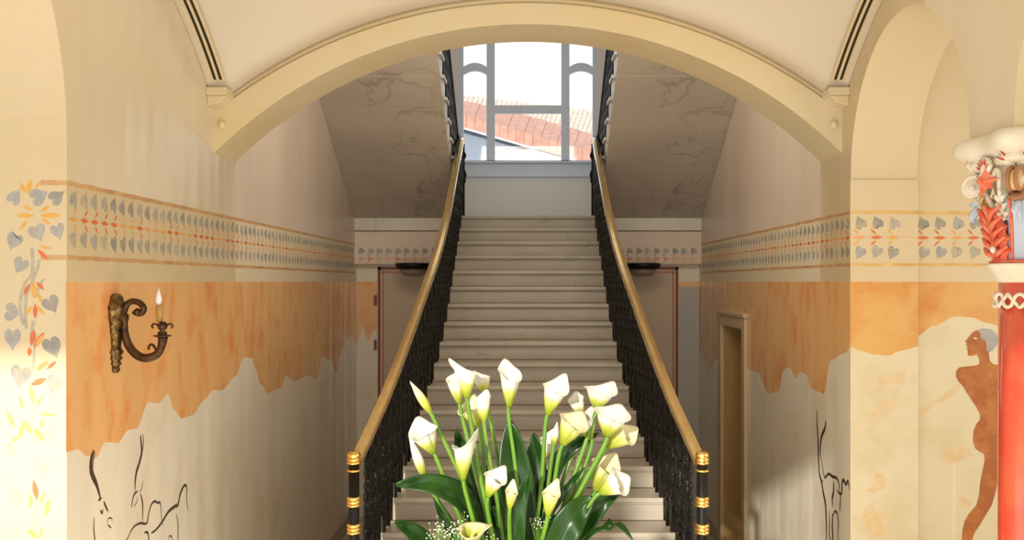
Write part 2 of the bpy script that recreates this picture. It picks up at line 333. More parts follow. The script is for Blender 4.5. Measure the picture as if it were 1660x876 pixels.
# (front of the bay stays open towards the camera)
# unseen wall behind the camera: header, transom and pillar added to shape the sun
b = MB(); b.box((-7.5,-1.5,4.67), (7.5,-1.2,ZT+.1)); b.box((-7.5,-1.30,4.49), (7.5,-1.2,4.60)); b.box((2.42,-1.5,0), (7.5,-1.2,4.67)); b.box((-.72,-1.5,0), (.11,-1.2,4.67)); struct(b.build('wall_front_sun_mask', creamw))
# right aisle
b = MB(); b.box((WX+TH,6.20,0), (6.5,6.5,ZT)); wa = struct(b.build('wall_aisle_right', yellow))
b = MB(); b.box((WX+TH,-1.2,H+2.2), (6.5,6.2,H+2.35)); struct(b.build('ceiling_aisle_right', yellow))
b = MB(); b.box((-6.5,4.6,0), (-WX-TH,4.9,ZT)); struct(b.build('wall_aisle_left', creamw))
b = MB(); b.box((-6.5,-1.2,H+2.2), (-WX-TH,4.6,H+2.35)); struct(b.build('ceiling_aisle_left', creamw))
# impost: lower pier skin a little proud of the arch
b = MB(); b.box((WX-.008,6.145,0), (WX+TH+.0,6.1595,H+.645)); pier = struct(b.build('trim_pier_right', yellow, bevel=.004))
# corbels under the vault
for s in (-1, 1):
    b = MB(); x0, x1 = sorted((s*(WX-.0), s*(WX-.13)))
    b.box((x0,6.17,H+1.185), (x1,6.33,H+1.235)); b.prism([(s*(WX-.12),6.19,H+1.185),(s*WX,6.19,H+1.185),(s*WX,6.19,H+1.12),(s*(WX-.07),6.19,H+1.135)], (0,.14,0))
    struct(b.build('trim_corbel_'+('left' if s < 0 else 'right'), arch_m, bevel=.006))
    b = MB(); b.lathe([(.001,-.028),(.018,-.022),(.028,0),(.018,.022),(.001,.028)], (s*(WX-.055),6.32,H+1.02), 14); struct(b.build('trim_boss_'+('left' if s < 0 else 'right'), arch_m))
# air slots along the vault
def vent(s):
    t = empty('linear_air_vent', (s*WX, 6.1, H+1.2), 'curved triple slot air vent along the vault edge on the %s wall' % ('left' if s < 0 else 'right'), 'air vent', 'linear vents along the vault')
    inv = Matrix.Translation(-t.location)
    ys = [6.17-(6.17-2.4)*i/60 for i in range(61)]
    def strip(x0, x1, dz0, dz1, ya=99):
        m = MB(); xs0, xs1 = sorted((s*x0, s*x1)); yy = [y for y in ys if y <= ya]
        for a, c in zip(yy, yy[1:]):
            za, zc = vz(WX-.05, a), vz(WX-.05, c)
            m.add([(xs0,a,za+dz0),(xs1,a,za+dz0),(xs1,c,zc+dz0),(xs0,c,zc+dz0),(xs0,a,za+dz1),(xs1,a,za+dz1),(xs1,c,zc+dz1),(xs0,c,zc+dz1)],
                  [(0,1,2,3),(7,6,5,4),(0,4,5,1),(3,2,6,7),(0,3,7,4),(1,5,6,2)])
        m.xf(inv); return m
    strip(WX-.118, WX-.002, -.028, -.018).build('backing', vault_m, t)
    for k in range(3): strip(WX-.105+k*.036, WX-.088+k*.036, -.034, -.028).build('slot', darkm, t)
    for k in range(4): strip(WX-.122+k*.036, WX-.105+k*.036, -.037, -.028).build('fin', arch_m, t)
vent(-1); vent(1)
# marble skirting
b = MB(); b.box((-WX,6.8,0), (-WX+.02,YB,.17)); struct(b.build('baseboard_left', soffm, bevel=.004))
b = MB(); b.box((WX-.02,6.8,0), (WX,dy0-.16,.17)); b.box((WX-.02,dy1+.16,0), (WX,YB,.17)); struct(b.build('baseboard_right', soffm, bevel=.004))
# ------------------------------------------------------------------ painted decoration (thin coats of paint on the walls)
def heart(w, h, n=28):
    out = []
    for i in range(n):
        t = 2*math.pi*i/n
        x = .5*math.sin(t)**3; y = (13*math.cos(t)-5*math.cos(2*t)-2*math.cos(3*t)-math.cos(4*t))/29.+.06
        out.append((x*w*1.0, y*h))
    return out
def lens(l, w, n=6):
    top = [(-l/2+l*i/n, w/2*math.sin(math.pi*i/n)) for i in range(n+1)]
    return top+[(l/2-l*i/n, -w/2*math.sin(math.pi*i/n)) for i in range(1, n)]
def rot(poly, a, ox=0, oy=0, jit=0):
    c, s = math.cos(a), math.sin(a)
    return [(ox+x*c-y*s+R.uniform(-jit, jit), oy+x*s+y*c+R.uniform(-jit, jit)) for x, y in poly]
_dk = 0
def decal(mb, poly, mp, eps, mi=0):
    global _dk
    _dk = (_dk+1) % 7
    eps = eps*.12+math.copysign(_dk*.000012, eps)
    mb.add([mp(x, y, eps) for x, y in poly], [tuple(range(len(poly)))], mi)
mpL = lambda a, z, e: (-WX+e, a, z)
mpR = lambda a, z, e: (WX-e, a, z)
mpF = lambda Y: (lambda a, z, e: (a, Y-e, z))
def frieze(parent, mp, a0, a1, d, zc=H+.28, lower=True, line=lineb, lines=True, zlo=None, e=.004):
    mb = MB(); n = int((a1-a0)/.107)
    for k in range(n):
        c = a0+.0535+k*.107
        g = R.choice([0,0,1,1,2])
        decal(mb, rot(heart(.074,.088), math.pi+d*.42, c+R.uniform(-.006,.006), zc+.096+R.uniform(-.004,.004), .0015), mp, e, g)
        if lower: decal(mb, rot(heart(.074,.088), -d*.42, c+R.uniform(-.006,.006), zc-.098+R.uniform(-.004,.004), .0015), mp, e, R.choice([0,1,1,2]))
        q = 3+R.choice([0,0,1,2] if line is lineb else [0,0,2,1])
        decal(mb, rot(lens(.078,.024), R.uniform(-.05,.05), c, zc, .001), mp, e*1.2, q)
        decal(mb, rot(lens(.052,.013), -d*.75, c-d*.02, zc+.036, .001), mp, e*1.2, q)
        decal(mb, rot(lens(.052,.013), d*.75, c-d*.02, zc-.036, .001), mp, e*1.2, q)
    if lines:
        m = int((a1-a0)/.05)
        for zz, hw in ((H+.438, .011), (H+.108, .010)):
            for k in range(m):
                u0 = a0+(a1-a0)*k/m; u1 = a0+(a1-a0)*(k+1)/m; t = .0015
                decal(mb, [(u0,zz-hw+t*math.sin(k*1.7)),(u1,zz-hw+t*math.sin((k+1)*1.7)),(u1,zz+hw+t*math.cos((k+1)*1.3)),(u0,zz+hw+t*math.cos(k*1.3))], mp, e, 6)
    # red line threads the chain
    decal(mb, [(a0,zc-.0015),(a1,zc-.0015),(a1,zc+.0015),(a0,zc+.0015)], mp, e*.9, 4)
    for f in range(len(mb.f)): pass
    return mb.build('painted_frieze', leafg+leafo+[line], parent, fixn=False)
def band(parent, mp, edge, ztop, a0, a1, m_up, m_lo, e=.002, zb=0):
    """orange field with a ragged lower edge, cream field below it"""
    mb = MB(); pts = [(a, z) for a, z in edge]
    for (a, za), (c, zc) in zip(pts, pts[1:]):
        k = max(1, int(abs(c-a)/.02)); 
        for i in range(k):
            u0, u1 = i/k, (i+1)/k
            s0 = za+(zc-za)*(u0*u0*(3-2*u0)); s1 = za+(zc-za)*(u1*u1*(3-2*u1)); x0 = a+(c-a)*u0; x1 = a+(c-a)*u1
            decal(mb, [(x0,s0),(x1,s1),(x1,ztop),(x0,ztop)], mp, e)
    mb.build('orange_mural_field', m_up, parent, fixn=False)
    mb = MB()
    decal(mb, [(a0,zb),(a1,zb),(a1,ztop+.001),(a0,ztop+.001)], mp, e*.5)
    mb.build('cream_mural_field', m_lo, parent, fixn=False)
def edgeL(px): return [(PL(x, y, -WX).y, PL(x, y, -WX).z) for x, y in px]
eL = [(107,734),(125,729),(142,740),(155,744),(170,718),(192,718),(207,698),(222,695),(240,653),(257,654),(272,638),(282,665),(295,679),(312,673),(330,650),(345,633),(360,633),(382,610),(395,580),(407,580),(415,600),(422,623),(435,638),(457,628),(462,610),(480,618),(495,610),(515,613),(522,578),(535,583),(546,605),(555,563),(567,543),(577,558)]
band(wl, mpL, edgeL(eL), H, 4.31, 11.6, orange, lowc)
eR = [(1133,570),(1140,583),(1150,600),(1165,580),(1190,590),(1215,600),(1230,605),(1245,638),(1262,635),(1270,600),(1280,596),(1290,613),(1297,603),(1307,608),(1315,630),(1335,639),(1347,583),(1370,573),(1379,563)]
er = sorted([(PL(x, y, WX).y, PL(x, y, WX).z) for x, y in eR])
near = [p for p in er if p[0] <= dy0-.13]; far = [p for p in er if p[0] >= dy1+.13]
zi = lambda yy: interp(er, yy)
mbu = MB(); mbl = MB()
def fld(pts, ztop):
    for (a, za), (c, zc) in zip(pts, pts[1:]):
        k = max(1, int(abs(c-a)/.02))
        for i in range(k):
            u0, u1 = i/k, (i+1)/k; s0 = za+(zc-za)*(u0*u0*(3-2*u0)); s1 = za+(zc-za)*(u1*u1*(3-2*u1))
            decal(mbu, [(a+(c-a)*u0,s0),(a+(c-a)*u1,s1),(a+(c-a)*u1,ztop),(a+(c-a)*u0,ztop)], mpR, .002)
fld([(6.16, er[0][1])]+near+[(dy0-.13, zi(dy0-.13))], H); fld([(dy1+.13, zi(dy1+.13))]+far+[(YB, far[-1][1])], H)
decal(mbu, [(dy0-.13,dzt+.1),(dy1+.13,dzt+.1),(dy1+.13,H),(dy0-.13,H)], mpR, .002)
mbu.build('orange_mural_field', orange, wr2, fixn=False)
for a, c in ((6.16,dy0-.13),(dy1+.13,YB)): decal(mbl, [(a,0),(c,0),(c,H),(a,H)], mpR, .001)
mbl.build('cream_mural_field', lowc, wr2, fixn=False)
frieze(wl, mpL, 4.32, 11.47, -1)
frieze(wr, mpR, 6.17, 11.47, -1)
q = MB(); decal(q, [(4.31,H+.002),(6.8,H+.002),(6.8,H+.445),(4.31,H+.445)], mpL, .0012); q.build('cream_frieze_ground', yellow, wl, fixn=False)
mb = MB()      # cream ground between the bands, on the stair walls
for mp, par, y0 in ((mpL, wl2, 6.8), (mpR, wr2, 6.8)):
    q = MB(); decal(q, [(y0,H),(YB,H),(YB,H+.445),(y0,H+.445)], mp, .0012); q.build('cream_frieze_ground', creamw, par, fixn=False)
frieze(beam, mpF(YB-.12), -WX+.02, -.82, 1, zc=H+.27, lower=False, lines=False)
frieze(beam, mpF(YB-.12), .82, WX-.02, 1, zc=H+.27, lower=False, lines=False)
# right pier and aisle wall: frieze, ochre field
frieze(pier, mpF(6.145), WX-.004, WX+TH, 1, line=liney)
frieze(wa, mpF(6.20), WX+TH, 3.6, 1, line=liney)
def fedge(px, Y): return [(P(x, y, Y).x, P(x, y, Y).z) for x, y in px]
band(pier, mpF(6.145), [(WX-.008, H-.41)]+fedge([(1383,564),(1395,569),(1417,575),(1440,577),(1460,569)], 6.145)+[(WX+TH, H-.41)], H, WX-.008, WX+TH, orange2, lowy)
band(wa, mpF(6.20), [(WX+TH, H-.36)]+fedge([(1486,545),(1515,528),(1550,513),(1575,515),(1600,524),(1620,529)], 6.2)+[(3.4,H-.45),(4,H-.3),(6.4,H-.5)], H, WX+TH, 6.4, orange2, lowy)
# painted standing figure on the aisle wall
def cp(x0, y0, k): return lambda pts: [(x0+a*k, y0+c*k) for a, c in pts]
def paint(parent, px, Y, m, name, e=.006):
    mb = MB(); decal(mb, fedge(px, Y), mpF(Y), e); o = mb.build(name, m, parent, fixn=False)
    bm = bmesh.new(); bm.from_mesh(o.data); bmesh.ops.triangulate(bm, faces=bm.faces); bm.to_mesh(o.data); bm.free(); return o
g = cp(1520, 510, .418)
body = g([(152,60),(132,72),(120,88),(108,103),(106,108),(114,112),(110,120),(116,127),(113,135),(117,142),(116,156),(122,161),(140,161),(150,155),(160,170),(162,190),(150,198),(110,202),(85,205),(72,218),(70,240),(80,260),(95,275),(110,300),(130,330),(150,360),(165,390),(163,410),(150,425),(138,455),(136,490),(145,520),(165,535),(180,542),(182,565),(175,600),(165,650),(160,700),(150,740),(120,775),(105,800),(97,830),(92,880),(90,960),(125,960),(132,880),(142,850),(168,810),(192,770),(210,740),(222,700),(235,645),(250,640),(262,560),(262,500),(252,480),(240,450),(238,420),(250,380),(280,320),(320,270),(335,235),(320,210),(270,200),(215,193),(203,180),(198,150),(210,120),(200,80),(175,62)])
paint(wa, body, 6.2, figm, 'painted_figure')
hair = g([(150,62),(175,54),(205,57),(228,75),(236,98),(229,122),(214,140),(198,147),(190,140),(188,122),(186,100),(172,98),(166,88),(166,72)])
paint(wa, hair, 6.2, greyh, 'painted_hair', .008)
paint(wa, g([(136,92),(146,89),(156,94),(148,97)]), 6.2, creamw, 'painted_eye', .009)
paint(wa, g([(240,780),(262,760),(262,960),(243,960),(238,860)]), 6.2, figm, 'painted_leg')
# faint ochre shrubs on the pier and aisle wall
ochs = mat('faint_ochre_wash', (.70,.53,.27), .45, var=(.76,.62,.40), scale=12)
gq = cp(1245, 438, .5)
for k, (poly, Y) in enumerate(((g([(0,560),(35,530),(80,510),(130,520),(140,550),(100,560),(60,580),(20,575)]),6.2),(g([(80,715),(100,705),(130,735),(120,750),(95,745)]),6.2),
      (gq([(330,385),(360,350),(400,335),(445,325),(440,375),(400,365),(360,385)]),6.145),(gq([(275,515),(310,500),(350,445),(390,420),(425,425),(400,445),(360,460),(320,505),(300,525)]),6.145),
      (gq([(345,650),(385,675),(375,710),(340,725),(320,715),(350,690)]),6.145),(gq([(315,770),(340,750),(350,790),(390,785),(395,800),(375,860),(330,870),(305,800)]),6.145),
      (gq([(480,470),(500,440),(560,410),(620,365),(640,370),(600,410),(540,440),(500,480)]),6.2))):
    paint(pier if Y < 6.2 else wa, poly, Y, ochs, 'ochre_wash', .004)
# line-drawn antelopes
def strokes(parent, mp3, data, e, name):
    mb = MB()
    for pts, wd in data:
        q = [Vector(mp3(x, y)) for x, y in pts]
        q3 = smoothpath(q, 6); n = len(q3)
        def off(i):
            t = i/(n-1); return wd*(.25+.75*math.sin(math.pi*min(1, max(0, t*.9+.08))))
        nx = Vector((1,0,0)); L = []; Rr = []
        for i, p in enumerate(q3):
            t = (q3[min(i+1,n-1)]-q3[max(i-1,0)]).normalized(); s = t.cross(nx).normalized()*off(i)*.5
            L.append(p+s+nx*e); Rr.append(p-s+nx*e)
        mb.add(L+Rr, [(i, i+1, n+i+1, n+i) for i in range(n-1)])
    return mb.build(name, ink, parent, fixn=False)
g1 = cp(130, 680, .2237)
sL = [([(98,225),(80,290),(78,360),(90,410),(120,480),(145,570)],.05),([(108,230),(95,300),(92,360)],.012),([(450,105),(458,170),(450,240)],.014),([(435,120),(442,180),(445,240),(430,310),(408,380),(398,450),(398,515)],.035),
 ([(170,595),(185,635),(203,670)],.02),([(130,590),(155,570)],.02),([(145,660),(158,680),(165,650)],.02),([(100,710),(98,800),(106,880),(108,960)],.016),([(195,760),(205,720),(228,720),(230,745)],.01),([(200,765),(225,790)],.012),
 ([(370,640),(385,560),(405,528),(415,530)],.02),([(385,635),(410,600),(415,560)],.01),([(435,540),(450,600),(452,660),(453,745)],.022),
 ([(320,900),(345,860),(380,790),(430,755),(480,755),(495,690),(515,620),(540,595),(558,607),(578,605),(585,650),(590,720),(598,770)],.02),
 ([(515,825),(545,805),(590,750),(640,670),(690,630),(708,620),(725,540),(755,480),(772,500),(770,580),(782,660)],.03),
 ([(463,825),(485,820),(495,860),(498,960)],.022),([(697,690),(708,760),(708,850),(705,960)],.016),([(640,880),(645,850),(660,850),(668,880),(670,950)],.014),([(455,450),(445,500),(430,530)],.012)]
strokes(wl, lambda x, y: PL(x, y, -WX), [(g1(p), wd*.72) for p, wd in sL], .0007, 'painted_antelope')
g2 = cp(1300, 660, .2465)
sR = [([(98,20),(100,110),(106,200),(108,290),(112,400),(118,460),(140,495)],.030),([(158,90),(152,140),(128,200),(120,280),(125,345)],.032),([(130,345),(140,420),(152,465),(175,442),(205,460),(230,470),(245,510),(248,560),(258,575)],.022),
 ([(112,430),(128,490),(140,560),(155,640),(160,730),(162,830),(162,960)],.035),([(210,490),(208,560),(200,600),(203,660)],.03),([(232,550),(248,572),(262,565),(265,500),(275,482),(290,510),(303,488),(312,530),(318,570)],.024),([(255,575),(252,640),(248,690)],.02),
 ([(205,720),(215,690),(232,700),(240,760),(238,830),(245,960)],.02),([(180,680),(182,760),(180,830),(192,900),(190,960)],.02),([(203,700),(200,780),(203,860),(198,960)],.03)]
strokes(wr2, lambda x, y: PL(x, y, WX), [(g2(p), wd*1.0) for p, wd in sR], -.0007, 'painted_antelope')
# floral border on the left pier
mb = MB(); YP = 4.31; mpP = mpF(YP)
ga, gb = cp(0, 260, .3424), cp(0, 540, .3836)
def pleaf(gx, cx, cy, ln, wd, a, q):
    (x, y), = gx([(cx, cy)]); p = P(x, y, YP); s = (.3424 if gx is ga else .3836)*YP/F
    decal(mb, rot(lens(ln*s, wd*s), a, p.x, p.z, .0006), mpP, .004, 3+q)
def pheart(gx, cx, cy, w_, h_, a, q):
    (x, y), = gx([(cx, cy)]); p = P(x, y, YP); s = (.3424 if gx is ga else .3836)*YP/F
    decal(mb, rot(heart(w_*s, h_*s), a, p.x, p.z, .001), mpP, .003, q)
for d_ in [(72,170,68,85,2.6,1),(187,170,85,95,2.0,1),(272,172,72,85,2.2,0),(180,345,85,90,.4,1),(275,338,70,80,.3,1),(65,385,80,90,-.4,1),(95,500,75,85,-.5,1),(245,685,85,90,.5,0),(60,720,90,80,1.4,1),(245,880,85,90,.3,0),(60,850,80,110,0,1)]: pheart(ga, *d_)
for d_ in [(107,130,60,22,-1.2,2),(138,125,75,26,1.3,2),(180,118,45,16,.9,2),(120,262,85,24,0,2),(238,262,100,28,0,2),(130,225,55,16,-.5,2),(213,230,55,16,.6,2),(110,308,60,16,.9,2),(218,290,55,16,-.6,2),(202,447,70,22,-.8,0),(215,413,60,16,-.2,2),
           (160,615,85,26,1.57,2),(127,612,65,20,1.1,0),(190,595,55,18,-.8,0),(187,648,55,18,-1.2,2),(167,715,75,22,1.57,0),(137,712,55,18,.9,2),(192,710,60,18,-.8,2),(155,840,80,28,1.4,0),(190,850,70,22,.9,2)]: pleaf(ga, *d_)
for d_ in [(225,65,80,90,.4,0),(85,185,90,100,-.2,0),(228,220,70,90,-.2,0),(225,330,60,70,.4,2),(215,430,60,70,.3,2),(45,500,60,70,-.2,2),(180,580,70,80,.2,2),(65,700,60,80,.1,2),(60,860,50,60,.3,2)]: pheart(gb, *d_)
for d_ in [(165,30,80,24,1.0,0),(125,80,40,20,1.5,0),(180,140,70,22,.7,1),(218,137,55,16,.7,0),(163,207,75,26,.4,0),(135,262,80,22,-1.4,1),(165,290,50,14,1.0,1),(90,295,60,16,1.8,1),(200,345,80,14,-.05,1),(45,365,80,20,-1.1,1),(92,410,90,20,1.3,1),(165,430,80,24,-.9,1),(178,385,45,16,1.5,1),(120,400,70,20,-1.1,1),(65,450,50,14,.8,1),(150,665,90,24,-1.4,0),(178,700,60,16,1.2,1),(200,740,80,24,1.4,1),(130,710,60,18,1.5,1),(138,850,60,24,-.8,1),(175,845,50,14,1.3,1)]: pleaf(gb, *d_)
for px in ([(150,415),(155,470),(150,540),(120,580),(100,640),(95,700),(110,780)],[(185,470),(175,520),(150,580),(125,640),(120,720),(125,800)],[(210,560),(190,590),(165,650)],[(160,760),(150,820),(150,880)]):
    q = smoothpath([P(x, y, YP) for x, y in ga(px)], 5)
    for p0, p1 in zip(q, q[1:]):
        decal(mb, [(p0.x-.008,p0.z),(p0.x+.008,p0.z),(p1.x+.008,p1.z),(p1.x-.008,p1.z)], mpP, .002, 2)
q = smoothpath([P(x, y, YP) for x, y in gb([(150,0),(140,150),(130,300),(140,420),(145,560),(130,700),(150,876),(150,980)])], 5)
for p0, p1 in zip(q, q[1:]): decal(mb, [(p0.x-.006,p0.z),(p0.x+.006,p0.z),(p1.x+.006,p1.z),(p1.x-.006,p1.z)], mpP, .002, 2)
for zz in (H+.438, H+.108):
    x0 = P(66, 300, YP).x; decal(mb, [(x0,zz-.011),(-WX,zz-.011),(-WX,zz+.011),(x0,zz+.011)], mpP, .002, 6)
mb.build('painted_floral_border', leafg+leafo+[lineb], wl, fixn=False)
# doors on the back wall
YD = YB
def frame_lines(x0, x1, s):
    mb = MB(); zt = H+.175
    for off, wd, mi in ((0,.032,0),(.05,.018,1)):
        a, c = (x0+off, x0+off+wd) if s < 0 else (x0-off-wd, x0-off)
        mb.box((a,YD-.022,0), (c,YD-.0,zt-off), mi)
        lo_, hi_ = sorted((a if s < 0 else c, x1)); mb.box((lo_,YD-.022,zt-off-wd), (hi_,YD-.0,zt-off), mi)
    return mb
for s, n in ((-1,'door_2'),(1,'door_3')):
    xo = s*1.785
    d = struct(frame_lines(xo, s*.85, s).build(n, [redline, redline2]))
    mb = MB(); a, c = sorted((s*.82, s*1.72)); mb.box((a,YD-.012,0.01), (c,YD,H+.10)); mb.build('door_leaf', beigep, d)
mb = MB(); decal(mb, [(-WX,0),(-1.79,0),(-1.79,H),(-WX,H)], mpF(YD), .001); mb.build('cream_mural_field', lowc, wb, fixn=False)
band(wb, mpF(YD), [(-WX,H-.75)]+fedge([(587,528),(597,555),(607,535)], YD)+[(-1.79,H-.6)], H, -WX, -1.79, orange, lowc, .003)
mb = MB(); mb.box((1.80,YD-.02,.01), (WX-.005,YD-.001,H-.06)); struct(mb.build('door_4', greyp))
mb = MB(); decal(mb, [(1.80,H-.06),(WX,H-.06),(WX,H),(1.80,H)], mpF(YD), .002); mb.build('orange_mural_field', orange, wb, fixn=False)
for zz in (H-.22, H-.75):
    mb = MB(); mb.box((-1.83,YD-.035,zz-.06), (-1.80,YD,zz+.06)); h_ = mb.build('door_hinge', redline, bpy.data.objects['door_2'])
# ------------------------------------------------------------------ staircase
T_, RS = .31, .16; Y0, Z0 = 11.07, H+.75
XT = [(4.2,1.30),(5.0,1.14),(5.85,1.022),(6.42,.941),(6.73,.907),(7.04,.878),(7.35,.851),(7.66,.829),(7.97,.802),(8.28,.778),(8.59,.761),(8.9,.752),(9.21,.746),(11.6,.745)]
def xin(Y): return interp(XT, Y)
stair = empty('marble_staircase', (0, Y0, 0), 'wide pale marble staircase rising straight up the middle to the bright window', 'staircase')
inv = Matrix.Translation((0,-Y0,0))
core = MB()
for i in range(22):
    y = Y0-T_*i; z = Z0-RS*i; yb = (YB-.16) if i == 0 else y+T_
    w0, w1 = xin(y)+.06, xin(yb)+.06
    m = MB()
    m.prism([(-w0-.01,y-.022,z-.035),(w0+.01,y-.022,z-.035),(w1+.01,yb-.002,z-.035),(-w1-.01,yb-.002,z-.035)], (0,0,.035))     # tread
    m.prism([(-w0,y-.010,z-.05),(w0,y-.010,z-.05),(w0,y+.002,z-.05),(-w0,y+.002,z-.05)], (0,0,.015))                 # cove under nosing
    m.prism([(-w0,y,z-RS+.0),(w0,y,z-RS+.0),(w0,y+.03,z-RS+.0),(-w0,y+.03,z-RS+.0)], (0,0,RS-.035))                      # riser
    m.xf(inv); m.build('step', stepm, stair, bevel=.006)
    core.prism([(-w0+.03,y+.03,0.0),(w0-.03,y+.03,0.0),(w1-.03,yb,0.0),(-w1+.03,yb,0.0)], (0,0,z-.036))
core.xf(inv); core.build('stair_core', stepm, stair)
# upper flights, seen from below
for s in (-1, 1):
    t = empty('upper_stair_flight', (s*1.44, YB, H+.75), 'grey marble underside of the upper stair flight climbing along the %s wall' % ('left' if s < 0 else 'right'), 'staircase', 'upper stair flights')
    inv2 = Matrix.Translation(-t.location)
    xa, xb = sorted((s*.84, s*(WX-.002)))
    yE = 7.6; sof = lambda Y: H+.75+.545*(YB-.16-Y)
    m = MB(); m.prism([(xa,YB-.16,sof(YB-.16)),(xb,YB-.16,sof(YB-.16)),(xb,yE,sof(yE)),(xa,yE,sof(yE))], (0,0,.07)); m.xf(inv2)
    m.build('soffit', soffm, t)
    # joints between the soffit slabs
    m = MB()
    for k in range(1, 9):
        y = YB-.16-.44*k
        if y > yE: m.add([(xa+.01,y,sof(y)-.0015),(xb-.01,y,sof(y)-.0015),(xb-.01,y-.006,sof(y-.006)-.0015),(xa+.01,y-.006,sof(y-.006)-.0015)], [(0,1,2,3)])
    m.xf(inv2); m.build('slab_joint', fasm, t)
    for k in range(14):
        ya = 11.95-.30*k; z = H+.75+RS*(k+1)
        if ya-.3 < yE: break
        zl = sof(ya-.3)+.03 if ya-.3 < YB-.16 else H+.75
        zl = min(zl, z-.05)
        m = MB(); m.box((xa,ya-.30,max(H+.752, sof(ya-.30)+.03)), (xb,ya,z)); m.box((xa-(.02 if s > 0 else 0),ya-.30,z-.03), (xb+(.02 if s < 0 else 0),ya+.02,z+.001)); m.xf(inv2)
        m.build('step', fasm, t)
# ------------------------------------------------------------------ railings
def scroll(cx, cz, r, a0, turns, n=18, k=.25):
    return [(0, cx+r*(1-(1-k)*i/n)*math.cos(a0+turns*2*math.pi*i/n), cz+r*(1-(1-k)*i/n)*math.sin(a0+turns*2*math.pi*i/n)) for i in range(n+1)]
def baluster_mb(hh, foot=True):
    m = MB()
    m.tube([(0,0,0),(0,0,hh)], .012, 6)
    if foot: m.box((-.018,-.016,0), (.018,.016,.21)); m.box((-.022,-.020,.20), (.022,.020,.225))
    for k, (z0, r) in enumerate(((.14,.036),(.30,.040),(.46,.040),(.62,.036))):
        if z0+r > hh-.03: continue
        for s in (-1, 1):
            m.tube(scroll(s*.040, z0, r, math.pi if s > 0 else 0, -s*1.35), .012, 5)
            m.tube(scroll(s*.052, z0+.08, r*.62, math.pi*1.5, s*1.2), .010, 5)
        m.lathe([(.001,-.022),(.017,-.006),(.017,.006),(.001,.022)], (0,0,z0+.075), 8)
        m.prism([(0.0,-.0,z0-.05),(0.0,.024,z0-.01),(0.0,0,z0+.04),(0.0,-.024,z0-.01)], (.010,0,0))
    for s in (-1, 1):      # pointed gothic loop to the rail
        m.tube(smoothpath([(0,s*.002,hh-.26),(0,s*.06,hh-.17),(0,s*.055,hh-.09),(0,0,hh-.02)], 5), .009, 5)
        m.tube(smoothpath([(0,s*.075,.02),(0,s*.085,.30),(0,s*.060,.52),(0,s*.078,hh-.08)], 5), .008, 5)
    # leaf in the middle of the panel
    for s in (-1, 1):
        m.tube(smoothpath([(.006,0,.06),(.010,s*.035,.14),(.010,s*.012,.20),(.006,s*.05,.27)], 4), .006, 5)
    return m
HR = .85
zn = lambda Y: Z0-RS*(Y0-Y)/T_        # nosing line
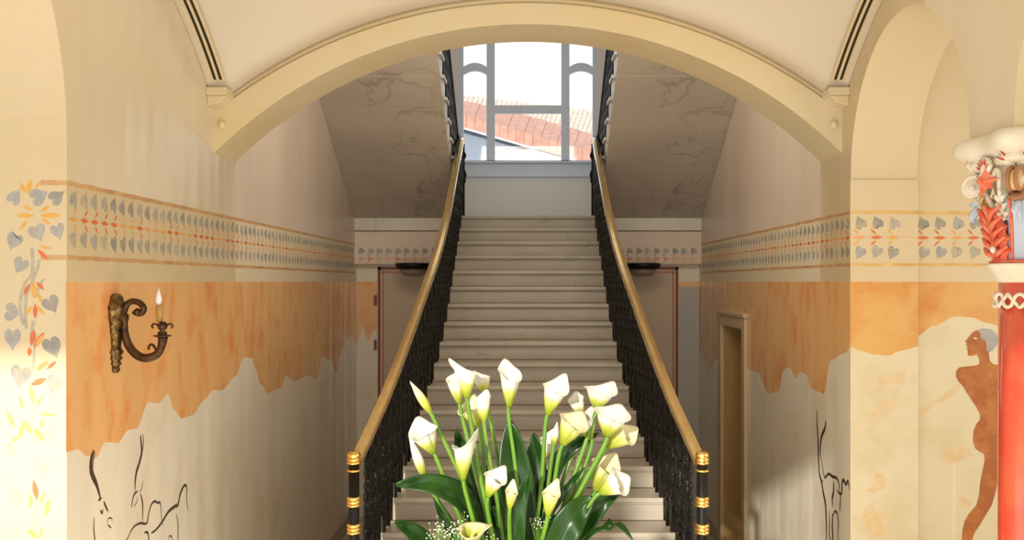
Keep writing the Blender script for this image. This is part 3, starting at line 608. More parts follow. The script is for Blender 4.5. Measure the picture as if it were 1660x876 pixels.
def lower_rail(s):
    side = 'left' if s < 0 else 'right'
    t = empty('stair_railing', (s*1.05, 5.97, H-1.97), 'black scrollwork stair railing with gilded handrail on the %s of the central stairs' % side, 'railing', 'railings of the central stairs')
    L = t.location; inv = Matrix.Translation(-L)
    xr = lambda Y: s*(xin(Y)+.018)
    ys = [5.87+(11.07-5.87)*i/50 for i in range(51)]
    # handrail: moulded profile swept along the curve
    prof = [(-.036,-.018),(-.036,.012),(-.030,.020),(0,.024),(.030,.020),(.036,.012),(.036,-.018),(.026,-.014),(.022,-.032),(-.022,-.032),(-.026,-.014)]
    m = MB(); path = [(xr(y), y, zn(y)+HR) for y in ys]+[(xr(11.2), 11.2, Z0+HR+.03),(xr(11.4), 11.40, Z0+HR+.045)]
    path = [Vector(p) for p in path]; n = len(prof); vs = []
    for i, p in enumerate(path):
        tg = path[min(i+1,len(path)-1)]-path[max(i-1,0)]; sd = Vector((tg.y,-tg.x,0)).normalized(); up = sd.cross(tg).normalized()
        vs += [p+sd*a+up*c for a, c in prof]
    k = len(path)
    m.add(vs, [(i*n+j, i*n+(j+1)%n, (i+1)*n+(j+1)%n, (i+1)*n+j) for i in range(k-1) for j in range(n)]+[tuple(range(n)), tuple((k-1)*n+j for j in range(n))], 0, False)
    m.xf(inv); hr = m.build('handrail', railm, t); tag(hr, 'gilded wooden handrail')
    m = MB()                                                       # iron bar under it
    m.tube([p-Vector((0,0,.045)) for p in path], .014, 6); m.xf(inv); m.build('top_bar', iron, t)
    meshes = {}
    for i in range(0, 17):
        for hf in (0, 1):
            y = Y0-T_*i+.010+hf*T_*.5
            if y < 6.05 or y > 11.4: continue
            zb = Z0-RS*i; hh = zn(y)+HR-.03-zb if y < Y0 else HR
            key = hf if i > 0 else (2+hf)
            if key not in meshes:
                o = baluster_mb(hh, hf == 0).build('baluster', iron, t); meshes[key] = o.data
            else:
                o = bpy.data.objects.new('baluster', meshes[key]); C.objects.link(o); o.parent = t
            a = math.atan2(-(xr(y+.05)-xr(y-.05)), .1)
            o.location = (xr(y)-L.x, y-L.y, zb-L.z); o.rotation_euler = (0,0,a)
    # curved brackets under the feet
    nx, ny = s*1.043, 5.84
    m = MB(); zb = Z0-RS*17; m.lathe([(.032,0),(.032,.93-.0)], (0,0,0), 20); base = (nx-L.x, ny-L.y, zb-L.z)
    npst = m.build('newel_post', iron, t, loc=base)
    hgt = H-(734-VY)*ny/F-zb
    def ring(z0, z1, k, name='brass_collar', top=False):
        r = MB(); pr = [(.033,z0)]
        for q in range(k):
            a = z0+(z1-z0)*(q+.5)/k; hh = (z1-z0)/k*.5
            pr += [(.036,a-hh),(.0425,a-hh*.5),(.0425,a+hh*.5),(.036,a+hh)]
        pr += [(.034,z1)]
        if top: pr += [(.040,z1+.004),(.041,z1+.018),(.034,z1+.032),(.015,z1+.038),(.001,z1+.039)]
        r.lathe(pr, (0,0,0), 24); r.build(name, brass, npst)
    pz = lambda y: H-(y-VY)*ny/F-zb
    ring(pz(753), pz(742), 2, 'brass_cap', True); ring(pz(765), pz(761), 1); ring(pz(822), pz(805), 3); ring(pz(866), pz(849), 3); ring(.0, .05, 2); ring(.30, .36, 3)
    # newel on the landing
    m = MB(); m.tube([(xr(11.4),11.42,Z0),(xr(11.4),11.42,Z0+HR+.02)], .022, 10); m.lathe([(.022,0),(.035,.02),(.03,.05),(.045,.10),(.03,.15),(.022,.17)], (xr(11.4),11.42,Z0+.40), 12); m.lathe([(.001,-.055),(.04,-.04),(.055,0),(.04,.04),(.001,.055)], (xr(11.4)+s*.012,11.42,Z0+.73), 14)
    m.xf(inv); m.build('landing_post', iron, t)
lower_rail(-1); lower_rail(1)
def upper_rail(s):
    side = 'left' if s < 0 else 'right'
    t = empty('upper_stair_railing', (s*.855, 11.9, H+.91), 'dark scrollwork railing with black handrail of the upper %s flight beside the window' % side, 'railing', 'railings of the upper flights')
    L = t.location; inv = Matrix.Translation(-L); X = s*.862
    z_ = lambda Y: H+.75+RS+RS*(11.95-Y)/.30
    m = MB(); path = [(s*.775,11.45,Z0+HR+.03),(s*.80,11.62,Z0+HR+.05),(X,11.85,z_(11.85)+HR-.03)]+[(X,y,z_(y)+HR-.03) for y in [11.6-.25*i for i in range(16)]]
    m.tube([path[0],path[1],path[2]], .036, 8); m.tube(path[2:], .024, 8, flat=1.3); m.xf(inv); m.build('handrail', iron, t)
    me = {}
    for k in range(13):
        for hf in (0, 1):
            y = 11.95-.30*k-.04-hf*.15; zb = H+.75+RS*(k+1); hh = z_(y)+HR-.05-zb
            if y < 7.8: continue
            if hf not in me: o = baluster_mb(hh, hf == 0).build('baluster', iron, t); me[hf] = o.data
            else: o = bpy.data.objects.new('baluster', me[hf]); C.objects.link(o); o.parent = t
            o.location = (X-L.x, y-L.y, zb-L.z)
upper_rail(-1); upper_rail(1)
# ------------------------------------------------------------------ dark bowl lamps under the landing
for s in (-1, 1):
    cx = s*1.33
    t = empty('bowl_ceiling_lamp', (cx, YB-.30, H+.115), 'dark round bowl lamp under the landing, %s of the stairs' % ('left' if s < 0 else 'right'), 'lamp', 'bowl lamps under the landing')
    m = MB(); m.lathe([(.001,.10),(.20,.10),(.21,.085),(.20,.04),(.165,.03),(.001,.03)], (0,0,0), 28); m.build('rim', iron, t)
    m = MB(); m.lathe([(.155,.035),(.15,.0),(.12,-.035),(.07,-.05),(.001,-.055)], (0,0,0), 28); m.build('bowl', mat('grey_bowl_glass', (.30,.25,.20), .25), t)
    m = MB(); m.box((-.04,0,.05), (.04,.30,.09)); m.build('wall_bracket', iron, t)
# ------------------------------------------------------------------ bronze sconce on the left wall
sc = empty('wall_sconce', (-WX, 4.80, H-.25), 'bronze scrolled candle wall sconce on the orange part of the left wall', 'wall lamp')
def sp(cx, cy, dy=0): return Vector(((cx-178)*.00059, dy, (H-(450+cy*.194-VY)*.00304)-(H-.25)))
m = MB(); zc = lambda cy: sp(178, cy).z
prof = [(.001,800),(.012,795),(.020,770),(.014,750),(.026,720),(.018,700),(.030,675),(.022,655),(.034,625),(.022,590),(.026,520),(.030,470),(.034,450),(.030,430),(.038,410),(.032,390),(.046,350),(.044,300),(.050,250),(.040,215),(.034,190),(.030,160),(.018,140),(.001,132)]
m.lathe([(r*1.35, zc(c)) for r, c in prof], (.010,0,0), 20, sx=.75, sy=1.1); m.build('backplate', bronze2, sc)
m = MB(); m.tube(smoothpath([sp(190,340),sp(255,300),sp(285,230),sp(335,200),(sp(395,215)),sp(428,260),sp(405,300),sp(365,295),sp(350,280)], 6), [.017]*14+[.015]*16+[.019]*30 if False else .0155, 10)
m.lathe([(.001,-.018),(.017,-.008),(.017,.008),(.001,.018)], tuple(sp(375,285)), 10); m.lathe([(.001,-.03),(.026,-.02),(.028,.01),(.001,.03)], tuple(sp(255,330)), 12); m.build('scroll', bronze, sc)
pa = smoothpath([sp(268,360),sp(268,450),sp(290,540),sp(335,615),sp(400,665),sp(470,672),sp(540,640),sp(575,580),sp(588,500)], 6)
m = MB(); n = len(pa); m.tube(pa, [.0155+.006*math.sin(math.pi*i/(n-1))+(.010 if i > n-8 else 0)*((i-n+8)/8) for i in range(n)], 12)
m.tube(smoothpath([sp(520,650),sp(528,610),sp(510,570),sp(485,562),sp(468,585),sp(472,605)], 5), .0065, 8); m.build('arm', bronze, sc)
cx = sp(583,0).x
m = MB(); m.lathe([(.018,zc(505)),(.046,zc(488)),(.046,zc(484)),(.020,zc(478)),(.024,zc(462)),(.010,zc(445)),(.022,zc(425)),(.026,zc(400)),(.014,zc(385)),(.017,zc(370))], (cx,0,0), 20)
for k in range(4):
    a = k*math.pi/2; m.tube([(cx+math.cos(a)*r, math.sin(a)*r, zc(c)) for r, c in ((.012,415),(.028,392),(.044,388),(.052,405),(.046,425))], .0055, 6)
m.build('candle_cup', bronze, sc)
m = MB(); m.lathe([(.015,zc(375)),(.015,zc(330)),(.018,zc(325)),(.018,zc(240)),(.012,zc(232))], (cx-.014,0,0), 16); m.build('candle_sleeve', wax, sc)
m = MB(); m.lathe([(.006,zc(232)),(.014,zc(205)),(.016,zc(180)),(.010,zc(140)),(.004,zc(110)),(.001,zc(92))], (cx-.018,0,0), 14); m.build('flame_bulb', bulbm, sc)
# ------------------------------------------------------------------ painted column at the right
CX, CY = WX+.20, 4.295
col = empty('painted_column', (CX, CY, 0), 'glossy red column with carved cream, red and blue capital at right', 'column')
b = MB(); b.lathe([(.24,0),(.24,.10),(.22,.12),(.235,.16),(.22,.20),(.185,.22),(.18,.26)], n=40); b.build('base', white_p, col)
b = MB(); b.lathe([(.165,.26),(.157,1.5),(.152,H+.0)], n=48); b.build('shaft', redm, col)
b = MB(); b.lathe([(.150,H-.005),(.160,H+.000),(.164,H+.012),(.172,H+.02),(.176,H+.035),(.186,H+.045),(.192,H+.060),(.200,H+.068),(.203,H+.08),(.150,H+.082)], n=48); b.build('neck_moulding', white_p, col)
b = MB(); b.lathe([(.150,H+.08),(.188,H+.082),(.190,H+.092),(.150,H+.097)], n=48); b.build('red_ring', redo, col)
b = MB(); b.lathe([(.148,H+.09),(.148,H+.30),(.158,H+.42),(.185,H+.50),(.20,H+.53)], n=48); b.build('bell', white_p, col)
m = MB()                                                     # guilloche: two interlaced strands
for ph in (0, math.pi):
    m.tube([((.163+.006*math.sin(9*a*2+ph))*math.cos(a), (.163+.006*math.sin(9*a*2+ph))*math.sin(a), H-.082+.028*math.cos(9*a+ph)) for a in [2*math.pi*i/216 for i in range(217)]], .0085, 6, cap=False)
m.build('guilloche_band', white_p, col)
def plan(th, hw):                    # square with hollow sides and rounded corners
    c, q = abs(math.cos(th)), abs(math.sin(th)); r = hw*.965/((c**7+q**7)**(1/7)); return r*(1-.13*math.cos(2*th)**2)
def abacus(levels):
    m = MB(); n = 96; vs = [(plan(2*math.pi*j/n, hw)*math.cos(2*math.pi*j/n), plan(2*math.pi*j/n, hw)*math.sin(2*math.pi*j/n), z) for hw, z in levels for j in range(n)]; k = len(levels)
    m.add(vs, [(i*n+j, i*n+(j+1)%n, (i+1)*n+(j+1)%n, (i+1)*n+j) for i in range(k-1) for j in range(n)]+[tuple(reversed(range(n))), tuple((k-1)*n+j for j in range(n))], 0, True)
    return m
abacus([(.205,H+.500),(.235,H+.512),(.240,H+.530),(.228,H+.545),(.245,H+.552),(.268,H+.560),(.285,H+.578),(.292,H+.600),(.288,H+.622),(.276,H+.638),(.255,H+.648)]).build('abacus', white_p, col)
def on(a, r, z, M2=None): return Matrix.Rotation(a, 4, 'Z') @ Matrix.Translation((r,0,z))
def acanthus(hh, wd, curl=.05, lobes=5):
    """serrated leaf standing against the bell, local +X is outwards"""
    m = MB(); n = lobes*4
    def edge(t): 
        base = wd*math.sin(math.pi*min(1,.18+.80*t))**.7; sag = 1-.30*abs(math.sin(lobes*math.pi*t)); return base*sag if t < .97 else .004
    ox = lambda t: .012+.012*math.sin(t*3)+curl*t**3
    rows = [i/n for i in range(n+1)]; vs = []
    for t in rows:
        e = edge(t); z = hh*t-(hh*.10*t**6)
        for q in (-1,-.6,-.25,0,.25,.6,1): vs.append((ox(t)+(.018*(1-abs(q))+.006*math.cos(q*9)), q*e, z-abs(q)*.010+.02*abs(q)*t))
    m.add(vs, [(i*7+j, i*7+j+1, (i+1)*7+j+1, (i+1)*7+j) for i in range(n) for j in range(6)], 0, False)
    for k in range(1, lobes+1):
        for s in (-1, 1):
            t0 = (k-.6)/(lobes+.6); m.tube([(ox(t0)+.022,0.004*s,hh*t0*.85),(ox(t0)+.030,s*wd*.45,hh*(t0+.06)),(ox(t0)+.020,s*wd*.95,hh*(t0+.16))], [.006,.008,.003], 5)
    m.tube([(ox(t)+.020,0,hh*t*.98) for t in [i/10 for i in range(11)]], .007, 5)
    return m
for k in range(8):       # lower ring: red acanthus, blue leaf at the corners
    a = k*math.pi/4+math.pi
    if k % 2 == 0:
        m = acanthus(.245, .105); m.xf(on(a, .146, H+.093)); o = m.build('acanthus_leaf', redo, col, sol=.010)
        m = MB(); m.lathe([(.001,-.016),(.011,-.010),(.014,0),(.011,.010),(.001,.016)], (.205,.03,H+.14), 10); m.xf(Matrix.Rotation(a,4,'Z')); m.build('leaf_berry', white_p, o)
    else:
        m = MB(); w_ = .062
        def lf(u, v): return ((.152+.018*math.sin(v*2.2)+.055*v**3)+.012*(1-(2*u-1)**2), (2*u-1)*w_*(1-.25*v), H+.095+.26*v)
        m.grid(lf, 8, 14); m.xf(Matrix.Rotation(a,4,'Z')); o = m.build('blue_leaf', bluep, col, sol=.010)
        for s in (-1, 1):
            m = MB(); m.tube([(lf(.5+s*.36, v/12)[0]+.008, lf(.5+s*.36, v/12)[1], lf(.5, v/12)[2]) for v in range(13)], .007, 6); m.xf(Matrix.Rotation(a,4,'Z')); m.build('leaf_rib', redo if s < 0 else white_p, o)
for k in range(4):
    a = k*math.pi/2+math.pi*.75
    for s in (-1, 1):     # corner volutes
        m = MB(); pts = []
        for i in range(40):
            t = i/39; ang = -math.pi/2+2.3*2*math.pi*t; r = .062*(1-.82*t)
            pts.append((.262+r*math.cos(ang)*-1, s*(.016+.004*t), H+.43+r*math.sin(ang)))
        m.tube([(.165,s*.045,H+.27),(.185,s*.038,H+.33),(.215,s*.026,H+.355)]+pts, [.012]*3+[.0125*(1-.45*i/39) for i in range(40)], 8)
        m.xf(Matrix.Rotation(a,4,'Z')); m.build('volute', white_p if k != 1 else brownp, col)
    m = MB(); m.lathe([(.001,-.03),(.04,-.026),(.046,0),(.04,.026),(.001,.03)], (0,0,0), 20); m.xf(Matrix.Rotation(a,4,'Z') @ Matrix.Translation((.262,0,H+.43)) @ Matrix.Rotation(math.pi/2,4,'X')); m.build('volute_disc', goldo if k == 1 else white_p, col)
    m = MB(); m.lathe([(.001,-.045),(.016,-.04),(.016,.04),(.001,.045)], (0,0,0), 12); m.xf(Matrix.Rotation(a,4,'Z') @ Matrix.Translation((.262,0,H+.43)) @ Matrix.Rotation(math.pi/2,4,'X')); m.build('volute_eye', white_p, col)
    m = MB(); m.tube([(.20,0,H+.345),(.245,0,H+.365),(.285,0,H+.35)], [.03,.034,.012], 10, flat=.6); m.xf(Matrix.Rotation(a,4,'Z')); m.build('volute_leaf', brownp if k == 1 else bluep, col)
    if True:              # curling tip below the volute
        m = MB(); m.tube(smoothpath([(.18,0,H+.26),(.215,0,H+.315),(.25,0,H+.325),(.275,0,H+.295),(.268,0,H+.275)], 5), [.016]*10+[.013]*6+[.006]*5, 8, flat=1.6); m.xf(Matrix.Rotation(a,4,'Z')); m.build('curled_leaf_tip', bluep, col)
    m = MB(); m.tube([(.235,0,H+.50),(.255,0,H+.535),(.262,0,H+.565)], [.020,.024,.010], 8); m.xf(Matrix.Rotation(a,4,'Z')); m.build('corner_bud', brownp if k == 1 else white_p, col)
for k in range(8):        # shell palmettes under the abacus: four faces, four corners
    a = k*math.pi/4+math.pi; rr = .215 if k % 2 == 0 else .30
    m = MB(); m2 = MB(); big = 1.0
    for q in range(-3, 4):
        th = q*.42; r0 = .052 if k % 2 == 0 else .075
        p1 = (rr+.012, math.sin(th)*r0, H+.495+math.cos(th)*r0)
        m.tube([(rr-.01,0,H+.475),(rr+.008,math.sin(th)*r0*.55,H+.485+math.cos(th)*r0*.5),p1], [.006,.012,.014], 7)
        m2.tube([(rr+.010,math.sin(th)*r0*.35,H+.485+math.cos(th)*r0*.30),(rr+.019,math.sin(th)*r0*.68,H+.49+math.cos(th)*r0*.62),(rr+.023,math.sin(th)*r0*.98,H+.495+math.cos(th)*r0*.95)], [.002,.0055,.004], 6)
    if k % 2 == 1:
        m.v = [(x-.045, y, z+.015) for x, y, z in m.v]; m2.v = [(x-.045, y, z+.015) for x, y, z in m2.v]
    m.xf(Matrix.Rotation(a,4,'Z')); o = m.build('shell_palmette', white_p, col)
    m2.xf(Matrix.Rotation(a,4,'Z')); m2.build('red_ray', mat('deep_red_paint', (.60,.07,.035), .4) if k == 0 else bpy.data.materials['deep_red_paint'], o)
for k in range(4):        # red star flower on each face, ochre hollow behind, cream scrolls either side
    a = k*math.pi/2+math.pi
    m = MB(); arms = [(.12,.100),(1.45,.070),(2.35,.055),(3.7,.075),(5.15,.110)]; c = Vector((.215,0,H+.44)); ring = []
    for i, (th, ln) in enumerate(arms):
        tn = arms[(i+1)%5][0]+(2*math.pi if i == 4 else 0); mid = (th+tn)/2
        ring.append(Vector((.222-(math.sin(th)*ln)**2*3, math.sin(th)*ln*1.7, H+.44+math.cos(th)*ln))); ring.append(Vector((.216, math.sin(mid)*.045, H+.44+math.cos(mid)*.030)))
    top = c+Vector((.034,0,0)); vs = [top]+ring+[c-Vector((.012,0,0))]
    m.add(vs, [(0, 1+i, 1+(i+1)%10) for i in range(10)]+[(11, 1+(i+1)%10, 1+i) for i in range(10)])
    m.lathe([(.001,-.012),(.014,-.006),(.014,.008),(.001,.014)], tuple(top), 8); m.xf(Matrix.Rotation(a,4,'Z')); m.build('star_flower', redo, col, bevel=.003)
    for s in (-1, 1):
        m = MB(); m.tube(smoothpath([(.16,s*.020,H+.29),(.185,s*.045,H+.36),(.20,s*.080,H+.42),(.205,s*.085,H+.47),(.205,s*.055,H+.485),(.205,s*.045,H+.46)], 5), .011, 8); m.xf(Matrix.Rotation(a,4,'Z')); m.build('small_scroll', white_p, col)
        m = acanthus(.13, .034, .03, 3); m.xf(on(a+s*.40, .160, H+.27)); m.build('cream_leaf', white_p if s > 0 else goldo, col, sol=.008)
# ------------------------------------------------------------------ flowers, vase and table
FY = 3.0; VXX = (838-VX)*FY/F
tb = empty('pedestal_table', (VXX, FY, 0), 'dark wooden round pedestal table under the flower vase', 'table')
m = MB(); m.lathe([(.001,.86),(.42,.86),(.44,.875),(.44,.89),(.42,.90),(.001,.90)], n=48); m.build('table_top', tablem, tb)
m = MB(); m.lathe([(.05,.05),(.06,.10),(.10,.18),(.05,.30),(.045,.6),(.08,.75),(.12,.86)], n=28); m.build('pedestal', tablem, tb)
m = MB(); m.lathe([(.26,0),(.27,.03),(.20,.05),(.06,.06)], n=36); m.build('foot', tablem, tb)
m = MB(); m.lathe([(.001,0),(.11,0),(.12,.02),(.10,.05),(.17,.25),(.20,.45),(.17,.62),(.10,.72),(.085,.78),(.115,.86),(.12,.88),(.105,.88),(.075,.78),(.09,.71),(.001,.60)], n=40)
vase = m.build('flower_vase', vasem, loc=(VXX,FY,.90)); tag(vase, 'pale glazed vase holding the calla lilies on the pedestal table', 'vase')
def frame_from(axis, roll):
    q = Vector(axis).to_track_quat('Z', 'Y').to_matrix().to_4x4(); return q @ Matrix.Rotation(roll, 4, 'Z')
def lily(bx, by, tx, ty, wpx, kind, label, dy=0, roll=0, lean=0, grp='calla lilies in the arrangement'):
    """base px, top px, width in px of the spathe; kind open / half / bud"""
    Y = FY+dy; base = P(bx, by, Y); top = P(tx, ty, Y+lean); ax = top-base; Ln = ax.length; W = wpx*Y/F*.5*1.18; Ln *= 1.03
    neck = Vector((VXX+(base.x-VXX)*.10, FY+dy*.12, 1.77)); low = Vector((VXX+(base.x-VXX)*.40, FY+dy*.6, 2.00))
    o = empty('calla_lily', tuple(neck), label, 'calla lily', grp)
    iv = Matrix.Translation(-neck)
    m = MB()
    if kind == 'bud':
        def fn(u, v):
            th = u*2*math.pi*1.15; r = W*(.10+.95*math.sin(math.pi*min(1,.10+.86*v))**1.15)*(1-.10*u)*(1-.25*v); z = Ln*v*(1.0+.06*math.cos(th)*v)
            if v > .97: r = .0012
            return Vector((r*math.cos(th)+.010*v**4, r*math.sin(th), z))
        m.grid(fn, 22, 18)
    else:
        flare = 1.0 if kind == 'open' else .62
        def fn(u, v):
            th = (u-.5)*2*math.pi*1.10                       # 0 = back / tip side
            c = .5+.5*math.cos(min(abs(th), math.pi))       # 1 at tip, 0 at the front overlap
            rim = .74+.26*c**1.5
            tip = c**14
            z = Ln*(v*rim+.20*tip*v**4)
            r = W*(.17+.58*math.sin(min(1,v*1.15)*math.pi/2)**1.1+flare*.27*v**7)*(1+.10*math.sin(2*th+roll*2)*v*v)
            curl = v**8*flare; z += Ln*.055*math.sin(2*th+roll*3+W*90)*v**3
            z -= Ln*.09*curl*(1-c*.3)
            out = W*.30*tip*v**6
            spir = 1+.08*(u-.5)*2
            return Vector(((r*spir+out)*math.cos(th), (r*spir)*math.sin(th), z+(.004 if u > .9 else 0)))
        m.grid(fn, 32, 16)
    Mx = Matrix.Translation(base) @ frame_from(ax, roll)
    # keep the mesh upright in its own space so the colour gradient follows the flower
    sp_o = m.build('spathe', spy if kind in ('cream',) or 'yellow' in label or 'cream' in label else spw, o, sol=.0016)
    sp_o.matrix_parent_inverse = Matrix.Identity(4); sp_o.matrix_basis = iv @ Mx
    if kind == 'bud':
        pass
    else:
        m = MB(); m.tube([(0,0,Ln*.15),(0,0,Ln*.4),(.002,0,Ln*.62)], [.0045,.006,.003], 8); q = m.build('spadix', spadm, o); q.matrix_basis = iv @ Mx
    m = MB(); d = ax.normalized()
    path = smoothpath([neck, neck.lerp(base,.55)+(base-neck).cross(Vector((0,1,0)))*R.uniform(-.03,.03), base-((base-neck).normalized()*.6+d*.4)*.04, base+d*.008], 8); k = len(path)
    m.tube([p-neck for p in path], [.0078-.0018*i/k for i in range(k)], 8)
    m.build('stem', stemm, o)
L_ = [ # bx,by,tx,ty,w,kind,label,dy,roll,lean
 (757,646,752,588,34,'open','tall white calla lily at top left with a thin curled tip',-.02,-1.2,.0),
 (745,655,737,604,28,'half','white calla lily just behind and left of the tallest one',.05,2.6,.0),
 (787,638,777,606,27,'half','small white calla lily behind the tall top left blossom',.10,-.4,0),
 (785,686,782,638,24,'half','narrow pale calla lily right of the tall top left pair',.0,.5,0),
 (775,690,762,652,40,'open','broad cream calla lily below the tall top left pair',.06,2.9,0),
 (699,671,668,622,13,'bud','closed green-yellow calla bud at far left, upper one',0,0,0),
 (825,660,828,592,33,'open','single white calla lily standing upright above the centre leaf',.02,.4,0),
 (703,735,682,690,40,'open','white calla lily with a lip drooping to the far left',-.03,3.0,-.01),
 (689,776,666,712,15,'bud','half closed white calla bud at far left, lower one',-.02,0,0),
 (751,779,753,706,36,'open','large white calla lily facing forward at left centre',-.10,-1.0,-.01),
 (791,806,808,765,32,'open','small white calla lily leaning right beside the centre leaf',-.12,-.3,0),
 (826,828,831,789,19,'half','tiny cream calla lily in front of the dark centre leaf',-.13,.0,0),
 (763,884,768,852,40,'open','yellow green calla lily at the bottom left by the tiny white flowers',-.13,-.6,-.02),
 (888,673,906,616,36,'open','tall white calla lily right of centre with the tip pointing up',.0,-.3,0),
 (967,664,977,624,44,'open','wide opened white calla lily at the top right',.03,-.6,0),
 (943,676,932,642,24,'half','small white calla lily with the tip curled left, behind the right cluster',.08,2.9,0),
 (912,722,936,674,42,'open','broad cream calla lily in the middle of the right cluster',-.02,-.2,0),
 (958,712,944,672,38,'open','pale calla lily behind the middle of the right cluster',.05,2.4,0),
 (984,708,996,662,50,'open','largest white calla lily in the right cluster',-.05,-.3,0),
 (985,726,1024,696,36,'open','white calla lily pointing far right with yellow underside',-.0,-.3,0),
 (877,752,889,706,24,'half','partly hidden white calla lily behind the tall right stem',.07,-.5,0),
 (898,722,903,688,11,'bud','slim pale calla bud left of the right cluster',.03,0,0),
 (965,796,988,744,40,'open','cream yellow calla lily at lower right, upper of two',.02,-.3,0),
 (972,800,1014,776,40,'open','white calla lily at lower right pointing right, lower of two',-.06,-.2,0),
 (888,838,896,790,27,'half','pale cream calla lily hanging low at right of the centre leaf',-.12,-.4,0),
 (937,775,938,743,10,'bud','thin cream calla bud between the right stems',.04,0,0),
]
for a in L_: lily(*a)
def leaf(pts, w_, label, dy=(0,0,0), tw=0):
    """leaf blade along px points from foot to tip, w_ = half width in px"""
    P3 = [P(x, y, FY+d) for (x, y), d in zip(pts, dy)]
    sp3 = smoothpath(P3, 10); n = len(sp3)-1; root = sp3[0]
    neck = Vector((VXX+(root.x-VXX)*.3, FY, 1.77))
    o = empty('lily_leaf', tuple(neck), label, 'leaf', 'leaves in the arrangement')
    m = MB(); wv = w_*FY/F
    def fn(u, v):
        i = min(n, int(round(v*n))); p = sp3[i]; t = (sp3[min(i+1,n)]-sp3[max(i-1,0)]).normalized()
        side = t.cross(Vector((math.sin(tw),-math.cos(tw),.15))).normalized(); nn = side.cross(t)
        ww = wv*(math.sin(math.pi*min(1,.10+.90*v))**.75 if v < 1 else 0)*(1-.15*v); k = 2*u-1
        return p+side*ww*k+nn*(abs(k)*ww*.30+.004*math.sin(v*14+k*2))-neck
    m.grid(fn, 8, n); m.build('blade', leafm, o, sol=.0016)
    m = MB(); m.tube([neck-neck, (root-neck)*.6+Vector((0,0,-.01)), root-neck]+[sp3[i]-neck+Vector((0,-.001,0)) for i in range(2, n-2, 3)], [.007,.006,.004]+[.0016]*len(range(2, n-2, 3)), 6); m.build('midrib', leafm, o)
leaf([(843,930),(838,840),(834,760),(826,680)], 36, 'large dark upright leaf in the centre of the flowers', (0,.02,.02,.03))
leaf([(870,930),(866,840),(868,760),(866,702)], 24, 'dark upright leaf behind and right of the centre leaf', (.04,.05,.06,.06))
leaf([(775,870),(745,810),(700,785),(640,786)], 21, 'long glossy leaf reaching far left over the steps', (-.02,-.05,-.08,-.10), .9)
leaf([(720,930),(690,885),(665,860),(640,846)], 17, 'short leaf pointing left at the bottom left', (-.02,-.05,-.08,-.10), .5)
leaf([(870,880),(900,760),(930,725),(972,702)], 13, 'narrow dark leaf slanting up right behind the stems', (.04,.06,.06,.06))
leaf([(905,900),(945,850),(975,815),(1007,795)], 20, 'dark green leaf pointing right under the lower right lilies', (.05,.05,.05,.04))
leaf([(880,930),(910,870),(935,830),(962,806)], 27, 'broad dark leaf low at right among the stems', (-.08,-.08,-.06,-.05))
leaf([(925,905),(960,862),(1000,852),(1036,890)], 11, 'olive leaf arching over at the bottom right', (-.05,-.08,-.12,-.14), 1.2)
leaf([(845,930),(838,870),(845,810),(862,764)], 14, 'small pointed leaf in front of the centre leaf', (-.10,-.10,-.10,-.10))
leaf([(860,880),(890,830),(920,790),(948,758)], 8, 'slim dark leaf crossing the right stems', (-.02,-.03,-.03,-.03))
leaf([(790,880),(760,790),(748,730),(740,694)], 14, 'rounded green leaf behind the left blossoms', (.10,.11,.12,.12))
leaf([(800,900),(775,840),(755,800),(738,776)], 14, 'dark leaf below the large left centre lily', (.04,.05,.05,.05))
leaf([(760,920),(740,880),(718,840),(702,806)], 7, 'thin pointed leaf among the left stems', (-.06,-.06,-.06,-.06))
leaf([(905,930),(915,880),(905,850),(890,836)], 16, 'dark leaf at the bottom right of centre', (-.05,-.05,-.03,-.03))
leaf([(800,930),(800,870),(790,800),(783,740)], 13, 'dark leaf filling behind the left centre stems', (.09,.10,.10,.10))
leaf([(900,930),(930,860),(948,830),(975,790)], 14, 'dark leaf behind the lower right lilies', (.06,.08,.08,.08))
leaf([(850,930),(815,880),(805,850),(800,820)], 15, 'short dark leaf at the bottom near the centre', (.0,.0,.02,.02))
def gyp(cx, cy, n, sp_, label, dy):
    base = Vector((VXX+((cx-838)*FY/F)*.3, FY+dy*.3, 1.77)); o = empty('gypsophila_sprig', tuple(base), label, 'filler flower', 'sprigs of tiny white flowers')
    st = MB(); fl = MB(); c = P(cx, cy, FY+dy); rt = c+Vector((0,0,-.10))
    st.tube([Vector((0,0,0)), rt-base], .0016, 5)
    for i in range(n):
        p = c+Vector((R.gauss(0,sp_), R.gauss(0,sp_*.6), R.gauss(0,sp_)))
        st.tube([rt-base, (rt+p)/2-base+Vector((0,0,.01)), p-base], .0005, 3)
        r = R.uniform(.0022,.0038); fl.lathe([(.0003,-r*.7),(r,0),(.0003,r*.7)], tuple(p-base), 6)
    st.build('stalk', stemm, o); f_ = fl.build('blossoms', gypm, o); f_['kind'] = 'stuff'
gyp(715, 866, 60, .022, 'spray of tiny white flowers at the bottom left of the bouquet', -.10)
gyp(748, 862, 70, .022, 'spray of tiny white flowers right beside the yellow green lily', -.08)
gyp(872, 850, 30, .014, 'little spray of tiny white flowers right of the centre leaf', -.04)
gyp(785, 880, 35, .018, 'spray of tiny white flowers at the bottom edge left of centre', -.12)
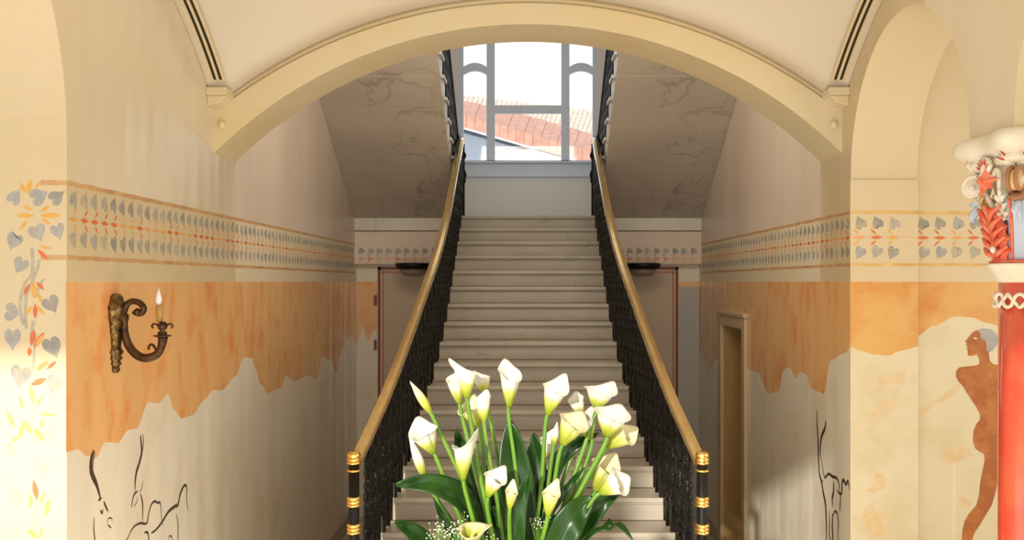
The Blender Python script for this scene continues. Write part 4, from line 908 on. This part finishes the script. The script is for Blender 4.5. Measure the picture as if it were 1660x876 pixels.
# ------------------------------------------------------------------ neighbouring house outside
b = MB(); b.box((-9,13.6,-.2), (9,32,0)); struct(b.build('floor_outside', mat('paving', (.35,.34,.33), .8)))
ho = empty('neighbouring_house', (0, 21, 0), 'white house with terracotta tiled roof seen through the window', 'house')
iv = Matrix.Translation((0,-21,0))
A, B = P(690,172,21), P(985,257,21)          # sloping front edge (verge) of the roof
A2, B2 = P(700,150,27), P(1010,186,27)
m = MB(); m.prism([A+Vector((0,.1,-.25)), B+Vector((0,.1,-.25)), Vector((P(985,500,21).x,21.1,0)), Vector((P(690,500,21).x,21.1,0))], (0,5,0)); m.xf(iv); m.build('wall', extw, ho)
m = MB(); ac = []
for i in range(25):
    th = math.pi*i/24; ac.append(P(868+62*math.cos(th), 268-26*math.sin(th), 20.98))
m.add([*ac], [tuple(range(25))]); m.xf(iv); m.build('arched_window', mat('pale_arch', (.42,.48,.56), .6), ho)
# roof field: rows of barrel tiles running from verge to back
nU, nV = 40, 26
def rp(u, v): return A.lerp(B, u).lerp(A2.lerp(B2, u), v)
m = MB()
def rf(u, v):
    p = rp(u, v); return p+Vector((0,0,.05*abs(math.sin(u*nU*math.pi))-.05*((v*nV) % 1)))
m.grid(rf, nU*6, nV*4, sm=False); m.xf(iv); m.build('roof', tile2, ho)
for k, (v0, v1, mt) in enumerate(((-.02,.10,tile),(.10,.22,tile),(.22,.33,tile))):        # ridge-like verge courses
    m = MB(); q = 22
    for i in range(q):
        u0, u1 = i/q, (i+.97)/q; g0 = 1.9-1.1*u0; a, b_, c, d = rp(u0,v0*g0), rp(u1,v0*g0), rp(u1,v1*g0), rp(u0,v1*g0); z = Vector((0,0,.07+.012*(i%2)))
        m.add([a+z,b_+z,c+z,d+z,a-Vector((0,0,.20 if k == 0 else 0)),b_-Vector((0,0,.20 if k == 0 else 0)),c,d], [(0,1,2,3),(0,4,5,1),(1,5,6,2),(2,6,7,3),(3,7,4,0)])
    m.xf(iv); m.build('verge_tiles', mt, ho)
